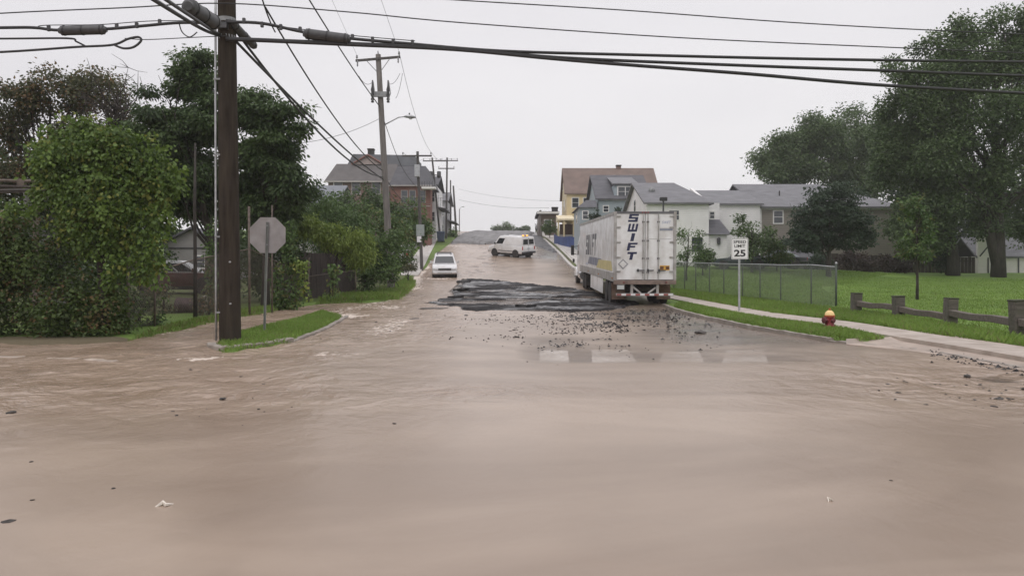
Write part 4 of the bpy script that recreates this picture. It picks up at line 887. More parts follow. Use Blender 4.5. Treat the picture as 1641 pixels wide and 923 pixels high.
# blue bin
q = W(706.5, 386, 96); q.z = Hs(q.x, q.y); root = thing('wheeled_bin', q, 'blue-grey wheeled bin at the foot of the leaning pole', 'bin'); bl = M('blue_grey_plastic', (.07, .10, .16), .5, .15, 6)
MB().loft([[q + Vector((sx * w, sy * w * 1.1, z)) for sx, sy in ((-1, -1), (1, -1), (1, 1), (-1, 1))] for w, z in ((.38, .08), (.5, 1.25))]).build('bin_body', bl, root, bevel=.03)
MB().loft([[q + Vector((sx * w, sy * w * 1.1, z)) for sx, sy in ((-1, -1), (1, -1), (1, 1), (-1, 1))] for w, z in ((.54, 1.26), (.54, 1.3), (.4, 1.38))]).build('bin_lid', bl, root, bevel=.02)
for s in (-.42, .42): MB().cyl(q + Vector((s - .04, .35, .1)), q + Vector((s + .04, .35, .1)), .12, 12).build('wheel', tyrem, root)
# drum lying in the overgrown lot
q = on(292, 503, .13) + Vector((0, .6, 0)); root = thing('old_drum', q, 'dark rusty drum lying on its side in the overgrown lot', 'drum')
MB().lathe([(.02, -.45), (.27, -.45), (.29, -.43), (.28, -.15), (.295, -.14), (.28, -.12), (.28, .12), (.295, .14), (.28, .15), (.29, .43), (.27, .45), (.02, .45)], q + Vector((0, 0, .26)), 0, 18).build('drum_shell', M('dark_rusty_steel', (.05, .03, .03), .7, .4, 5), root)
MB().tube([q + Vector((.55, -.1, -.1)), q + Vector((.62, -.1, .3)), q + Vector((.56, -.05, .62))], .07, 8).build('drum_prop', M('pale_bleached_wood', (.33, .29, .26), .8, .25, 6), root)
# lamp mast behind the truck
q = W(1063, 430, 53); q.z = Hs(q.x, q.y); root = thing('lamp_mast', q, 'thin dark mast with a box-shaped floodlight standing behind the truck', 'floodlight'); t = W(1063, 322, 53)
MB().cyl(q + Vector((0, 0, -.3)), t, .06, 10).build('mast', dkgrey, root); MB().box(t + Vector((0, -.05, .12)), (.52, .3, .26)).build('floodlight_head', blackp, root, bevel=.03)

# ================================================================ road vehicles
def wheel(parent, c, r, w, rim=rimm, axis=0, dual=False):
    t = MB().lathe([(r * .58, -w / 2), (r * .92, -w / 2), (r, -w * .32), (r, w * .32), (r * .92, w / 2), (r * .58, w / 2)], c, axis, 26).build('wheel', tyrem, parent, world=False)
    MB().lathe([(.02, -w * .42), (r * .2, -w * .44), (r * .24, -w * .3), (r * .5, -w * .36), (r * .58, -w * .49), (r * .6, -w * .49), (r * .6, w * .49), (r * .58, w * .49), (r * .5, w * .36), (r * .24, w * .3), (r * .2, w * .44), (.02, w * .42)], c, axis, 20).build('rim', rim, t, world=False)
    return t
def quadring(w, y0, y1, z): return [(-w, y0, z), (w, y0, z), (w, y1, z), (-w, y1, z)]
def vehicle(name, label, cat, loc, rz, rx, kind, paint, roof=None, group=None):
    """local frame: origin on the ground amidships, +Y is the nose"""
    root = thing(name, loc, label, cat, group, rz, rx); bw = lambda mb, n, m, p=root, **k: mb.build(n, m, p, world=False, **k)
    if kind == 'suv':
        Ln, hw, zb, zs, zr, wb, r = 4.4, .93, .42, 1.08, 1.74, 1.33, .39
        low = [(-Ln / 2, .5), (-Ln / 2, 1.0), (-Ln / 2 + .05, zs), (1.0, zs), (1.35, zs - .02), (2.0, zs - .10), (Ln / 2 - .04, zs - .22), (Ln / 2, .72), (Ln / 2 - .03, .5), (Ln / 2 - .15, .38), (-Ln / 2 + .15, .38)]
        gb, gt = (-2.12, 1.12), (-1.95, .10); gw = (.88, .70)
    elif kind == 'sedan':
        Ln, hw, zb, zs, zr, wb, r = 4.5, .88, .35, .90, 1.40, 1.33, .32
        low = [(-Ln / 2, .45), (-Ln / 2, .82), (-Ln / 2 + .1, zs), (1.0, zs), (1.95, zs - .1), (Ln / 2 - .05, zs - .22), (Ln / 2, .6), (Ln / 2 - .06, .4), (Ln / 2 - .2, .28), (-Ln / 2 + .2, .28)]
        gb, gt = (-1.75, 1.05), (-.95, .2); gw = (.82, .60)
    else:
        Ln, hw, zb, zs, zr, wb, r = 4.75, .98, .45, 1.22, 2.10, 1.48, .37
        low = [(-Ln / 2, .55), (-Ln / 2, zs), (1.2, zs), (1.55, zs - .02), (2.1, zs - .16), (Ln / 2 - .03, zs - .3), (Ln / 2, .8), (Ln / 2 - .03, .5), (Ln / 2 - .15, .4), (-Ln / 2 + .1, .42)]
        gb, gt = (-Ln / 2 + .0, 1.6), (-Ln / 2 + .06, .85); gw = (.965, .84)
    mb = MB(); ins = .05
    mb.loft([[(x, y * (1 if abs(x) < hw - .01 else .985), z if abs(x) < hw - .01 else z * .985 + .01) for y, z in low] for x in (-hw, -hw + ins, hw - ins, hw)])
    body = bw(mb, 'body', paint, bevel=.02)
    a, b_ = quadring(gw[0], gb[0], gb[1], zs - .01), quadring(gw[1], gt[0], gt[1], zr)
    m2 = [[(x * .985, y + (.02 if y < 0 else -.03), zr - .05) for x, y, z in quadring(gw[1] * 1.03, gt[0] - .02, gt[1] + .06, 0)]]
    cab = bw(MB().loft([a, quadring(gw[1] * 1.05, gt[0] - .03, gt[1] + .09, zr - .10), b_]), 'cabin', roof or paint, bevel=.05, seg=2)
    def side(i, j): return [a[i], a[j], (MB and quadring(gw[1] * 1.05, gt[0] - .03, gt[1] + .09, zr - .10))[j], quadring(gw[1] * 1.05, gt[0] - .03, gt[1] + .09, zr - .10)[i]]
    bk, fr, lf_, rt = side(0, 1), side(2, 3), side(3, 0), side(1, 2)
    bw(MB().panel(fr, .06, .94, .10, .93, .008), 'windscreen', glassd)
    if kind == 'van':
        for u0, u1 in ((.09, .46), (.54, .91)): bw(MB().panel(bk, u0, u1, .18, .82, .008), 'rear_window', glassd)
        bw(MB().panel(lf_, .06, .30, .14, .84, .008), 'side_window', glassd); bw(MB().panel(rt, .70, .94, .14, .84, .008), 'side_window', glassd)
        bw(MB().bx(-.008, .008, -Ln / 2 - .004, -Ln / 2 + .02, .62, 2.0), 'door_seam', blackp)
    else:
        bw(MB().panel(bk, .10, .90, .15, .85, .008), 'rear_window', glassd)
        for u0, u1 in ((.05, .33), (.36, .66), (.69, .94)) if kind == 'suv' else ((.10, .47), (.51, .90)):
            bw(MB().panel(lf_, 1 - u1 if False else u0, u1, .13, .88, .008), 'side_window', glassd); bw(MB().panel(rt, u0, u1, .13, .88, .008), 'side_window', glassd)
    for sx in (-1, 1):
        for yy in (wb, -wb):
            bw(MB().lathe([(.02, -.1), (r * 1.2, -.1), (r * 1.2, .095), (.02, .095)], (sx * (hw - .09), yy, r * 1.02), 0, 22), 'wheel_arch', blackp)
            wheel(root, (sx * (hw - .10), yy, r), r, .24)
        fy = Ln / 2 - (.03 if kind != 'sedan' else .06)
        bw(MB().box((sx * (hw - .27), fy, zs - .30), (.36, .12, .17)), 'headlight', clearl, bevel=.03)
        if kind == 'van': bw(MB().box((sx * (hw - .11), -Ln / 2 + .02, .98), (.13, .08, .34)), 'tail_light', redl, bevel=.015)
        else: bw(MB().box((sx * (hw - .14), -Ln / 2 + .04, zs - .16), (.2, .12, .26)), 'tail_light', redl, bevel=.02)
        bw(MB().loft([[(sx * (hw + .02), gb[1] - .35 + d, zs + .02 + e) for d, e in ((0, 0), (.09, 0), (.09, .17), (0, .17))], [(sx * (hw + .2), gb[1] - .36 + d, zs + .03 + e) for d, e in ((0, 0), (.09, 0), (.09, .2), (0, .2))]]), 'wing_mirror', blackp if kind == 'van' else paint, bevel=.015)
        bw(MB().box((sx * hw, gb[1] - .95, zs - .1), (.03, .16, .03)), 'door_handle', blackp)
        for yy in ([gb[1] - .15, gb[1] - 1.2] if kind == 'van' else [gb[1] - .12, gb[1] - 1.12, gb[1] - 2.05]): bw(MB().bx(sx * hw - .003, sx * hw + .003, yy - .008, yy + .008, .55, zs - .03), 'door_seam', blackp)
    bw(MB().box((0, Ln / 2 + .01, .52), (hw * 1.94, .16, .2)), 'front_bumper', dkgrey if kind == 'van' else paint, bevel=.05)
    bw(MB().box((0, -Ln / 2 - .04, .54), (hw * 1.96, .2, .19)), 'rear_bumper', dkgrey if kind != 'sedan' else paint, bevel=.04)
    bw(MB().box((0, Ln / 2 + .0, zs - .31), (hw * 1.05, .10, .13)), 'grille', blackp, bevel=.02)
    bw(MB().box((0, -Ln / 2 - .02, .78 if kind != 'van' else .95), (.32, .03, .16)), 'number_plate', M('plain_plate', (.5, .52, .55), .4, .1, 5))
    bw(MB().bx(-hw + .12, hw - .12, -Ln / 2 + .2, Ln / 2 - .3, .2, .45), 'underbody', blackp)
    return root, bw, dict(zr=zr, gt=gt, gw=gw, Ln=Ln, hw=hw, zs=zs)
def slope_at(x, y): return math.atan((float(P(x, y + .8)) - float(P(x, y - .8))) / 1.6)
def posed(o, x, y, rz, dz=0.):
    """set an object on the sloping ground, nose turned by rz from uphill"""
    s = slope_at(x, y); n = Vector((0, -math.sin(s), math.cos(s))); f = Vector((-math.sin(rz), math.cos(rz) * math.cos(s), math.cos(rz) * math.sin(s))).normalized(); r = f.cross(n).normalized(); f = n.cross(r)
    o.rotation_euler = Matrix((r, f, n)).transposed().to_euler(); o.location = (x, y, float(P(x, y)) + dz)
# white SUV coming down the left lane
vx, vy = -5.35, 58.6
suvp = M('silver_white_paint', (.66, .66, .67), .28, .05, 2, coat=.4, dirt=(.35, .30, .26), dirt_amt=.35)
root, bw, d = vehicle('sport_utility_vehicle', 'white SUV with roof rack heading downhill through the water', 'SUV', (vx, vy + 1.9, 0), 0, 0, 'suv', suvp); posed(root, vx + .03, vy + .4, math.pi + .10, -.05)
for s in (-.52, .52): bw(MB().tube([(s, -1.8, 1.73), (s, -1.7, 1.80), (s, .05, 1.80), (s, .15, 1.73)], .025, 6), 'roof_rail', blackp)
for y in (-1.4, -.4): bw(MB().box((0, y, 1.81), (1.14, .06, .04)), 'roof_rack_bar', blackp)
bw(MB().box((0, 2.30, .50), (1.1, .03, .12)), 'bumper_grille', M('silver_trim', (.4, .4, .4), .4, .1, 5)); 
for s in (-1, 1): bw(MB().lathe([(.01, 0), (.08, 0), (.08, .04), (.01, .04)], (s * .62, 2.08, .56), 1, 12), 'fog_light', clearl)
# white cargo van half turned uphill
root, bw, d = vehicle('cargo_van', 'white cargo van with lit amber beacon stopped across the hill road', 'van', (0, 76, 0), 0, 0, 'van', whitep); vx = (822 - CX) / F * 75.5; posed(root, vx - .15, 76.6, math.radians(46), .0)
bc = bw(MB().box((0, -1.9, 2.13), (.8, .2, .07)), 'beacon_base', blackp, bevel=.02)
for s in (-.28, .28): bw(MB().box((s, -1.9, 2.205), (.2, .14, .08)), 'beacon_lamp', emis('lit_amber_beacon', (1, .33, .03), 3.5), bc, bevel=.03)
bw(MB().tube([(-.4, -1.2, 2.13), (-.4, .7, 2.14)], .025, 6), 'roof_rail', whitep); bw(MB().tube([(.4, -1.2, 2.13), (.4, .7, 2.14)], .025, 6), 'roof_rail', whitep)
bw(MB().bx(-.986, .986, -1.9, .9, .60, .66), 'side_moulding', blackp)
# parked cars beyond the fence and in the left lot
for px, D, rz, label, m in ((1188, 59, 1.25, 'dark green parked car beyond the fence behind the speed sign', M('dark_green_paint', (.02, .035, .035), .25, .1, 2, coat=.5)), (1243, 60.5, 1.45, 'black parked car with pale roof beyond the fence near the round bush', M('black_car_paint', (.018, .019, .022), .25, .1, 2, coat=.5))):
    root, bw, d = vehicle('parked_car', label, 'car', (0, 0, 0), 0, 0, 'sedan', m, None if px < 1200 else M('pale_car_roof', (.30, .33, .36), .3, .1, 3)); x = (px - CX) / F * D; root.location = (x, D, Hs(x, D)); root.rotation_euler = (0, 0, rz)  # second car's roof is coloured paler than its body
D = 40; x = (292 - CX) / F * D; root, bw, d = vehicle('parked_car', 'old dark red car with a white roof in the overgrown lot', 'car', (x, D, Hs(x, D) + .02), -math.pi / 2 + .15, 0, 'suv', M('dull_dark_red_paint', (.11, .04, .035), .4, .3, 2), M('dull_white_roof', (.62, .62, .62), .4, .1, 3))
D = 63; x = (633 - CX) / F * D; root, bw, d = vehicle('parked_car', 'white car mostly hidden by bushes behind the grey pole', 'car', (x, D, Hs(x, D) + .25), .25, 0, 'suv', whitep)
D = 136; x = (868 - CX) / F * D; root, bw, d = vehicle('parked_car', 'small dark car at the top of the hill road', 'car', (x, D, Hs(x, D)), 0.1, 0, 'suv', M('grey_car_paint', (.08, .08, .09), .3, .1, 2))
# ================================================================ articulated lorry; local frame: origin on the road under the trailer's tail, +Y forward
TY = 32.0; s0 = math.atan((float(P(5, 50)) - float(P(5, 33))) / 17)
root = thing('semi_truck', (5.665, TY, float(P(5.6, TY)) + .02), 'white articulated lorry with a tall box trailer stopped at the kerb', 'truck', None, 0, s0)
tw = lambda mb, n, m, p=root, **k: mb.build(n, m, p, world=False, **k)
trw = M('white_trailer_panel', (.78, .78, .785), .38, .05, 1.2, coat=.2, dirt=(.42, .38, .345), dirt_amt=.65); alum = M('aluminium_rail', (.42, .41, .40), .5, .2, 4, metal=.2, dirt=(.2, .16, .13), dirt_amt=.6)
rust = M('rusty_brown_steel', (.19, .14, .12), .8, .35, 6, dirt=(.25, .2, .16), dirt_amt=.6); frame = M('dark_chassis', (.035, .034, .034), .7, .3, 6, dirt=(.14, .11, .09), dirt_amt=.5); redw = M('red_reflective', (.30, .09, .08), .4, .1, 6); navy = M('navy_lettering', (.016, .020, .065), .4, .1, 8); greyl = M('faded_grey_lettering', (.13, .135, .15), .5, .3, 3)
hw, zb, zt, LEN = 1.31, 1.10, 4.02, 16.1
body = tw(MB().bx(-hw, hw, .05, LEN, zb, zt), 'trailer_body', trw, bevel=.03)
for x in (-hw - .012, hw + .012):
    tw(MB().bx(min(x, x - math.copysign(.05, x)), max(x, x - math.copysign(.05, x)), .06, LEN - .02, zb - .06, zb + .34), 'lower_rail', alum, body, bevel=.01)
    tw(MB().bx(x - .015, x + .015, .06, LEN - .02, zt - .12, zt + .012), 'top_rail', alum, body)
    for k in range(1, 13): tw(MB().bx(x - .004 + (.004 if x < 0 else -.004), x + .004, LEN * k / 13 - .012, LEN * k / 13 + .012, zb + .34, zt - .12), 'panel_seam', M('seam_grey', (.68, .68, .68), .5, .1, 4) if k == 1 else bpy.data.materials['seam_grey'], body)
# rear frame and doors
rf = MB()
ring = lambda w, z0, z1, y: [(-w, y, z0), (w, y, z0), (w, y, z1), (-w, y, z1)]
tw(MB().bx(-hw - .02, -hw + .10, -.06, .07, zb - .05, zt + .02), 'rear_corner_post', alum); tw(MB().bx(hw - .10, hw + .02, -.06, .07, zb - .05, zt + .02), 'rear_corner_post', alum)
tw(MB().bx(-hw + .10, hw - .10, -.06, .07, zt - .06, zt + .02), 'rear_header', M('dark_header', (.12, .12, .13), .5, .2, 5))
tw(MB().bx(-hw - .02, hw + .02, -.09, .07, zb - .16, zb + .02), 'rear_sill', rust, bevel=.01)
dl = tw(MB().bx(-hw + .105, -.012, -.03, .04, zb + .05, zt - .07), 'rear_door', trw); dr = tw(MB().bx(.012, hw - .105, -.03, .04, zb + .05, zt - .07), 'rear_door', trw)
tw(MB().bx(-.011, .011, -.02, .03, zb + .05, zt - .07), 'door_gasket', blackp)
for x, p in ((-.085, dl), (.11, dr), (.56, dr), (-.62, None)):
    if p is None: continue
    tw(MB().cyl((x, -.065, zb - .02), (x, -.065, zt - .05), .021, 8), 'lock_rod', alum, p)
    for z in (zb + .35, zb + .95, zb + 1.7, zb + 2.5): tw(MB().box((x, -.055, z), (.09, .05, .07)), 'rod_bracket', dkgrey, p)
for x, w, p in ((-.20, .34, dl), (.22, .30, dr), (.70, .34, dr)): tw(MB().box((x, -.085, zb + .44), (w, .03, .045)), 'door_handle', dkgrey, p, bevel=.01); tw(MB().box((x - .1, -.07, zb + .44), (.08, .05, .12)), 'handle_catch', dkgrey, p)
for s, p in ((-1, dl), (1, dr)):
    for z in (zb + .40, zb + 1.0, zb + 1.65, zb + 2.28, zb + 2.74): tw(MB().box((s * (hw - .17), -.045, z), (.20, .05, .07)), 'hinge', alum, p, bevel=.008)
# the name down the left door
def rear_text(s, x, z, h, w, mat, bold=0., shear=0., parent=dl, name='lettering'):
    mb = MB(); text_into(mb, s, lambda u, v, t: (x + u, -.032 - t, z + v), h, w, bold, shear, .004); return tw(mb, name, mat, parent)
def block(ch, x, z, h, w, sl=.22):
    t = .30
    shapes = {'S': [(0, 0), (1, 0), (1, .62), (t * .95, .62), (t * .95, .76), (1, .76), (1, 1), (0, 1), (0, .40), (1 - t * .95, .40), (1 - t * .95, .25), (0, .25)],
              'W': [(0, 0), (1, 0), (1, 1), (.78, 1), (.78, .26), (.61, .26), (.61, 1), (.39, 1), (.39, .26), (.22, .26), (.22, 1), (0, 1)],
              'I': [(.32, 0), (.68, 0), (.68, 1), (.32, 1)], 'F': [(0, 0), (t, 0), (t, .38), (.82, .38), (.82, .61), (t, .61), (t, .76), (1, .76), (1, 1), (0, 1)],
              'T': [(.34, 0), (.66, 0), (.66, .74), (1, .74), (1, 1), (0, 1), (0, .74), (.34, .74)]}
    return [(x + (u - .5) * w + (v - .5) * h * sl, z + (v - .5) * h) for u, v in shapes[ch]]
mbs = MB()
for ch, zc in (('S', 135), ('W', 215), ('I', 293), ('F', 370), ('T', 446)):
    x = ({'S': 686, 'W': 681, 'I': 680, 'F': 676, 'T': 671}[ch] - 782) / 193; z = zt - (zc - 90) / 193 - .02
    mbs.prism(block(ch, x, z, .335, .40), 1, -.036, -.0305)
tw(mbs, 'lettering', navy, dl)
# diamond placard, stickers, plate
def frame4(c, r, r2, y0, y1, mat, name, p):
    o = [(c[0], c[1] + r), (c[0] + r, c[1]), (c[0], c[1] - r), (c[0] - r, c[1])]; i = [(c[0], c[1] + r2), (c[0] + r2, c[1]), (c[0], c[1] - r2), (c[0] - r2, c[1])]
    mb = MB(); vs = [(a, y0, b_) for a, b_ in o] + [(a, y0, b_) for a, b_ in i]; mb.add(vs, [(k, (k + 1) % 4, 4 + (k + 1) % 4, 4 + k) for k in range(4)]); return tw(mb, name, mat, p, recalc=False)
pc = (-.935, zt - (517 - 90) / 193); pd = tw(MB().prism([(pc[0], pc[1] + .225), (pc[0] + .225, pc[1]), (pc[0], pc[1] - .225), (pc[0] - .225, pc[1])], 1, -.042, -.031), 'placard_holder', M('grey_placard', (.30, .30, .31), .5, .2, 5), dl)
tw(MB().prism([(pc[0], pc[1] + .155), (pc[0] + .155, pc[1]), (pc[0], pc[1] - .155), (pc[0] - .155, pc[1])], 1, -.047, -.043), 'placard_face', trw, pd)
stk = tw(MB().bx(.63, 1.16, -.036, -.031, zt - .67, zt - .24), 'white_sticker', whitep, dr); mb = MB(); text_into(mb, 'SWIFT', lambda u, v, t: (.90 + u, -.0365 - t, zt - .44 + v), .12, .38, .0, .3, .002); tw(mb, 'sticker_lettering', M('blue_grey_ink', (.25, .30, .45), .5, .1, 6), stk)
tw(MB().bx(.62, 1.17, -.037, -.031, zt - .79, zt - .70), 'grey_strip', M('slate_strip', (.24, .26, .31), .5, .1, 6), dr)
tw(MB().bx(.16, 1.12, -.0335, -.0305, zt - 1.155, zt - 1.135), 'fine_print_line', M('faint_grey_ink', (.42, .42, .42), .5, .1, 6), dr)
og = tw(MB().bx(.63, 1.05, -.036, -.031, zt - 2.48, zt - 2.27), 'orange_label', M('orange_label', (.62, .34, .05), .5, .15, 5), dr)
for x in (.72, .96): tw(MB().bx(x - .075, x + .075, -.040, -.0365, zt - 2.44, zt - 2.31), 'label_print', M('brown_ink', (.12, .05, .02), .5, .2, 6), og)
tw(MB().bx(-hw + .12, -hw + .42, -.095, -.09, zb - .36, zb - .19), 'number_plate', M('grey_plate', (.52, .54, .53), .5, .1, 5))
tw(MB().bx(-hw + .10, -hw + .45, -.089, -.07, zb - .40, zb - .15), 'plate_bracket', frame)
for x in (-.9, .9): tw(MB().box((x, -.1, zb - .07), (.09, .03, .05)), 'tail_light', M('dull_red_lens', (.16, .03, .028), .4, .2, 6), bevel=.01)
for x in (-.12, 0, .12): tw(MB().box((x, -.07, zt - .02), (.06, .03, .03)), 'marker_light', redl)
# underride guard with striped tape
for x in (-.55, .55): tw(MB().bx(x - .055, x + .055, -.02, .09, .47, zb - .15), 'guard_upright', alum, bevel=.008)
for s in (-1, 1): tw(MB().tube([(s * .55, .04, zb - .22), (s * .16, .02, .55)] if s < 0 else [(.48, .04, zb - .3), (.14, .02, .55)], .045, 6), 'guard_brace', alum)
gd = tw(MB().bx(-1.22, 1.22, -.05, .06, .45, .56), 'underride_guard', alum, bevel=.008)
for k in range(12): tw(MB().bx(-1.2 + k * .2, -1.2 + k * .2 + .198, -.055, -.051, .465, .545), 'tape_stripe', redw if k % 2 == 0 else whitep, gd)
# chassis, bogie, flaps
tw(MB().bx(-.5, -.38, .1, 13, .78, zb - .065), 'chassis_rail', frame); tw(MB().bx(.38, .5, .1, 13, .78, zb - .065), 'chassis_rail', frame)
for yy in (1.75, 3.0):
    tw(MB().cyl((-.9, yy, .51), (.9, yy, .51), .07, 10), 'axle', frame)
    for s in (-1, 1):
        wheel(root, (s * (hw - .17), yy, .51), .51, .26); wheel(root, (s * (hw - .49), yy, .51), .51, .26)
tw(MB().bx(-.65, .65, 1.0, 3.7, .6, .78), 'bogie_frame', frame)
mf = M('brown_mud_flap', (.13, .075, .05), .85, .3, 5, dirt=(.25, .19, .15), dirt_amt=.7)
for s in (-1, 1): tw(MB().loft([[(s * (hw - .62), .95, .98), (s * (hw - .02), .95, .98), (s * (hw - .02), .97, .98), (s * (hw - .62), .97, .98)], [(s * (hw - .62), .90, .24), (s * (hw - .02), .90, .24), (s * (hw - .02), .92, .24), (s * (hw - .62), .92, .24)]]), 'mud_flap', mf)
for s in (-1, 1): tw(MB().bx(s * (hw - .02) - .015, s * (hw - .02) + .015, 4.1, 9.6, .32, zb - .065), 'side_skirt', trw, bevel=.006)
for s in (-1, 1): tw(MB().bx(s * .75 - .05, s * .75 + .05, 12.6, 12.75, .25, zb - .065), 'landing_leg', frame)
for s in (-1, 1):
    for yy in (.35, 5.5, 10.5): tw(MB().box((s * (hw + .04), yy, zb + .1), (.02, .16, .06)), 'side_marker', amber)
# big name and the blue-to-yellow band on the road side of the trailer (reads from the front backwards)
xl = -hw - .004
sm = MB()
for i, ch in enumerate('SWIFT'):
    yc = 11.6 - i * 1.08; q = block(ch, 0, 2.68, 1.12, .86 if ch != 'I' else .8, .22); sm.prism([(yc - u, z) for u, z in q], 0, xl - .004, xl)
tw(sm, 'side_lettering', greyl, body)
dk = M('slate_band', (.20, .21, .27), .5, .15, 2); yl = M('pale_yellow_band', (.58, .50, .24), .5, .15, 2)
tw(MB().prism([(11.0, 1.62), (10.2, 2.02), (4.6, 1.98), (3.2, 1.56)], 0, xl - .004, xl), 'side_band', dk, body); tw(MB().prism([(6.6, 1.50), (5.6, 1.92), (.9, 1.92), (.5, 1.50)], 0, xl - .0085, xl - .0045), 'side_band', yl, body)
tw(MB().prism([(12.2, 1.55), (11.0, 1.55), (10.7, 1.66), (12.0, 1.66)], 0, xl - .004, xl), 'side_mark', M('pale_blue_mark', (.5, .54, .62), .5, .1, 4), body)
# tractor
y0 = 15.1; cabp = whitep
tw(MB().bx(-.45, .45, 13.0, 21.3, .62, .95), 'tractor_frame', frame)
cab = tw(MB().loft([[(-1.18, y, .95), (1.18, y, .95), (1.18, y, zc), (.95, y, zr), (-.95, y, zr), (-1.18, y, zc)] for y, zc, zr in ((16.75, 3.3, 3.85), (18.1, 3.2, 3.7), (19.0, 2.9, 3.1), (19.7, 2.05, 2.2))]), 'cab', cabp, bevel=.04)
tw(MB().loft([[(-1.0, y, .75), (1.0, y, .75), (1.0, y, z - .18), (.8, y, z), (-.8, y, z), (-1.0, y, z - .18)] for y, z in ((19.6, 2.1), (20.6, 1.95), (21.3, 1.7))]), 'hood', cabp, bevel=.04)
tw(MB().bx(-1.22, 1.22, 21.2, 21.5, .45, .85), 'front_bumper', chrome, bevel=.05)
tw(MB().panel([(1.0, 19.72, 2.1), (-1.0, 19.72, 2.1), (-.93, 19.05, 2.95), (.93, 19.05, 2.95)], .03, .97, .05, .95, .012), 'windscreen', glassd)
for s in (-1, 1):
    tw(MB().bx(s * 1.185 - .008, s * 1.185 + .008, 18.3, 19.3, 2.05, 2.75), 'side_window', glassd); tw(MB().bx(s * 1.183 - .006, s * 1.183 + .006, 16.9, 18.1, 1.0, 2.9), 'sleeper_panel', cabp)
    m_ = tw(MB().box((s * 1.52, 19.35, 2.35), (.22, .12, .68)), 'wing_mirror', blackp, bevel=.03); tw(MB().tube([(s * 1.18, 19.3, 2.62), (s * 1.45, 19.35, 2.6)], .025, 6), 'mirror_arm', blackp, m_); tw(MB().tube([(s * 1.18, 19.3, 2.05), (s * 1.45, 19.35, 2.1)], .025, 6), 'mirror_arm', blackp, m_)
    tw(MB().box((s * 1.33, 20.7, 1.62), (.14, .12, .26)), 'hood_mirror', blackp, bevel=.03)
    tw(MB().lathe([(.02, -.75), (.30, -.75), (.32, -.7), (.32, .7), (.30, .75), (.02, .75)], (s * .95, 17.6, .72), 1, 18), 'fuel_tank', chrome)
    tw(MB().prism([(20.3 + .68 * math.cos(a), .52 + .68 * math.sin(a)) for a in np.linspace(.1, math.pi - .1, 9)], 0, s * 1.02 if s > 0 else -1.24, s * 1.24 if s > 0 else -1.02), 'fender', cabp, bevel=.03)
    wheel(root, (s * 1.06, 20.3, .51), .51, .28); tw(MB().box((s * .9, 21.32, 1.25), (.34, .12, .26)), 'headlight', clearl, bevel=.04)
    tw(MB().tube([(s * 1.05, 16.6, .9), (s * 1.05, 16.6, 3.9), (s * 1.05, 16.5, 4.05)], .065, 10), 'exhaust_stack', chrome)
    for yy in (13.4, 14.7):
        wheel(root, (s * 1.10, yy, .51), .51, .26); wheel(root, (s * .80, yy, .51), .51, .26)
    tw(MB().bx(s * .92 - .3, s * .92 + .3, 12.72, 12.74, .3, 1.0), 'mud_flap', frame)
# ================================================================ houses
roofg = M('grey_shingles', (.155, .155, .165), .85, .18, 1.2, bump=.4, bscale=8, stretch=(1, 1, 4)); roofd = M('dark_grey_shingles', (.095, .095, .105), .85, .2, 1.2, bump=.4, bscale=8, stretch=(1, 1, 4)); roofb = M('brown_shingles', (.165, .122, .104), .85, .15, 1.0, bump=.4, bscale=8)
white_s = siding('white_siding', (.87, .85, .86)); beige_s = siding('taupe_siding', (.265, .24, .215)); yell_s = siding('cream_yellow_siding', (.66, .55, .34)); blue_s = siding('blue_grey_siding', (.36, .42, .45)); grey_s = siding('grey_board_siding', (.30, .29, .29), .3, .2, (.12, .11, .10), .6)
brick_r = brickmat('red_brick', (.19, .075, .058), (.155, .065, .05), (.30, .26, .23), 3.0); brick_b = brickmat('brown_brick', (.19, .12, .10), (.165, .105, .09), (.24, .21, .19), 3.0)
trimw = M('white_trim', (.72, .71, .69), .5, .06, 4); paneg = M('window_glass', (.035, .042, .05), .06, .3, 1.5, spec=.8); darkd = M('dark_opening', (.03, .028, .027), .7, .3, 4); brownw = M('brown_door', (.10, .06, .045), .6, .25, 5)
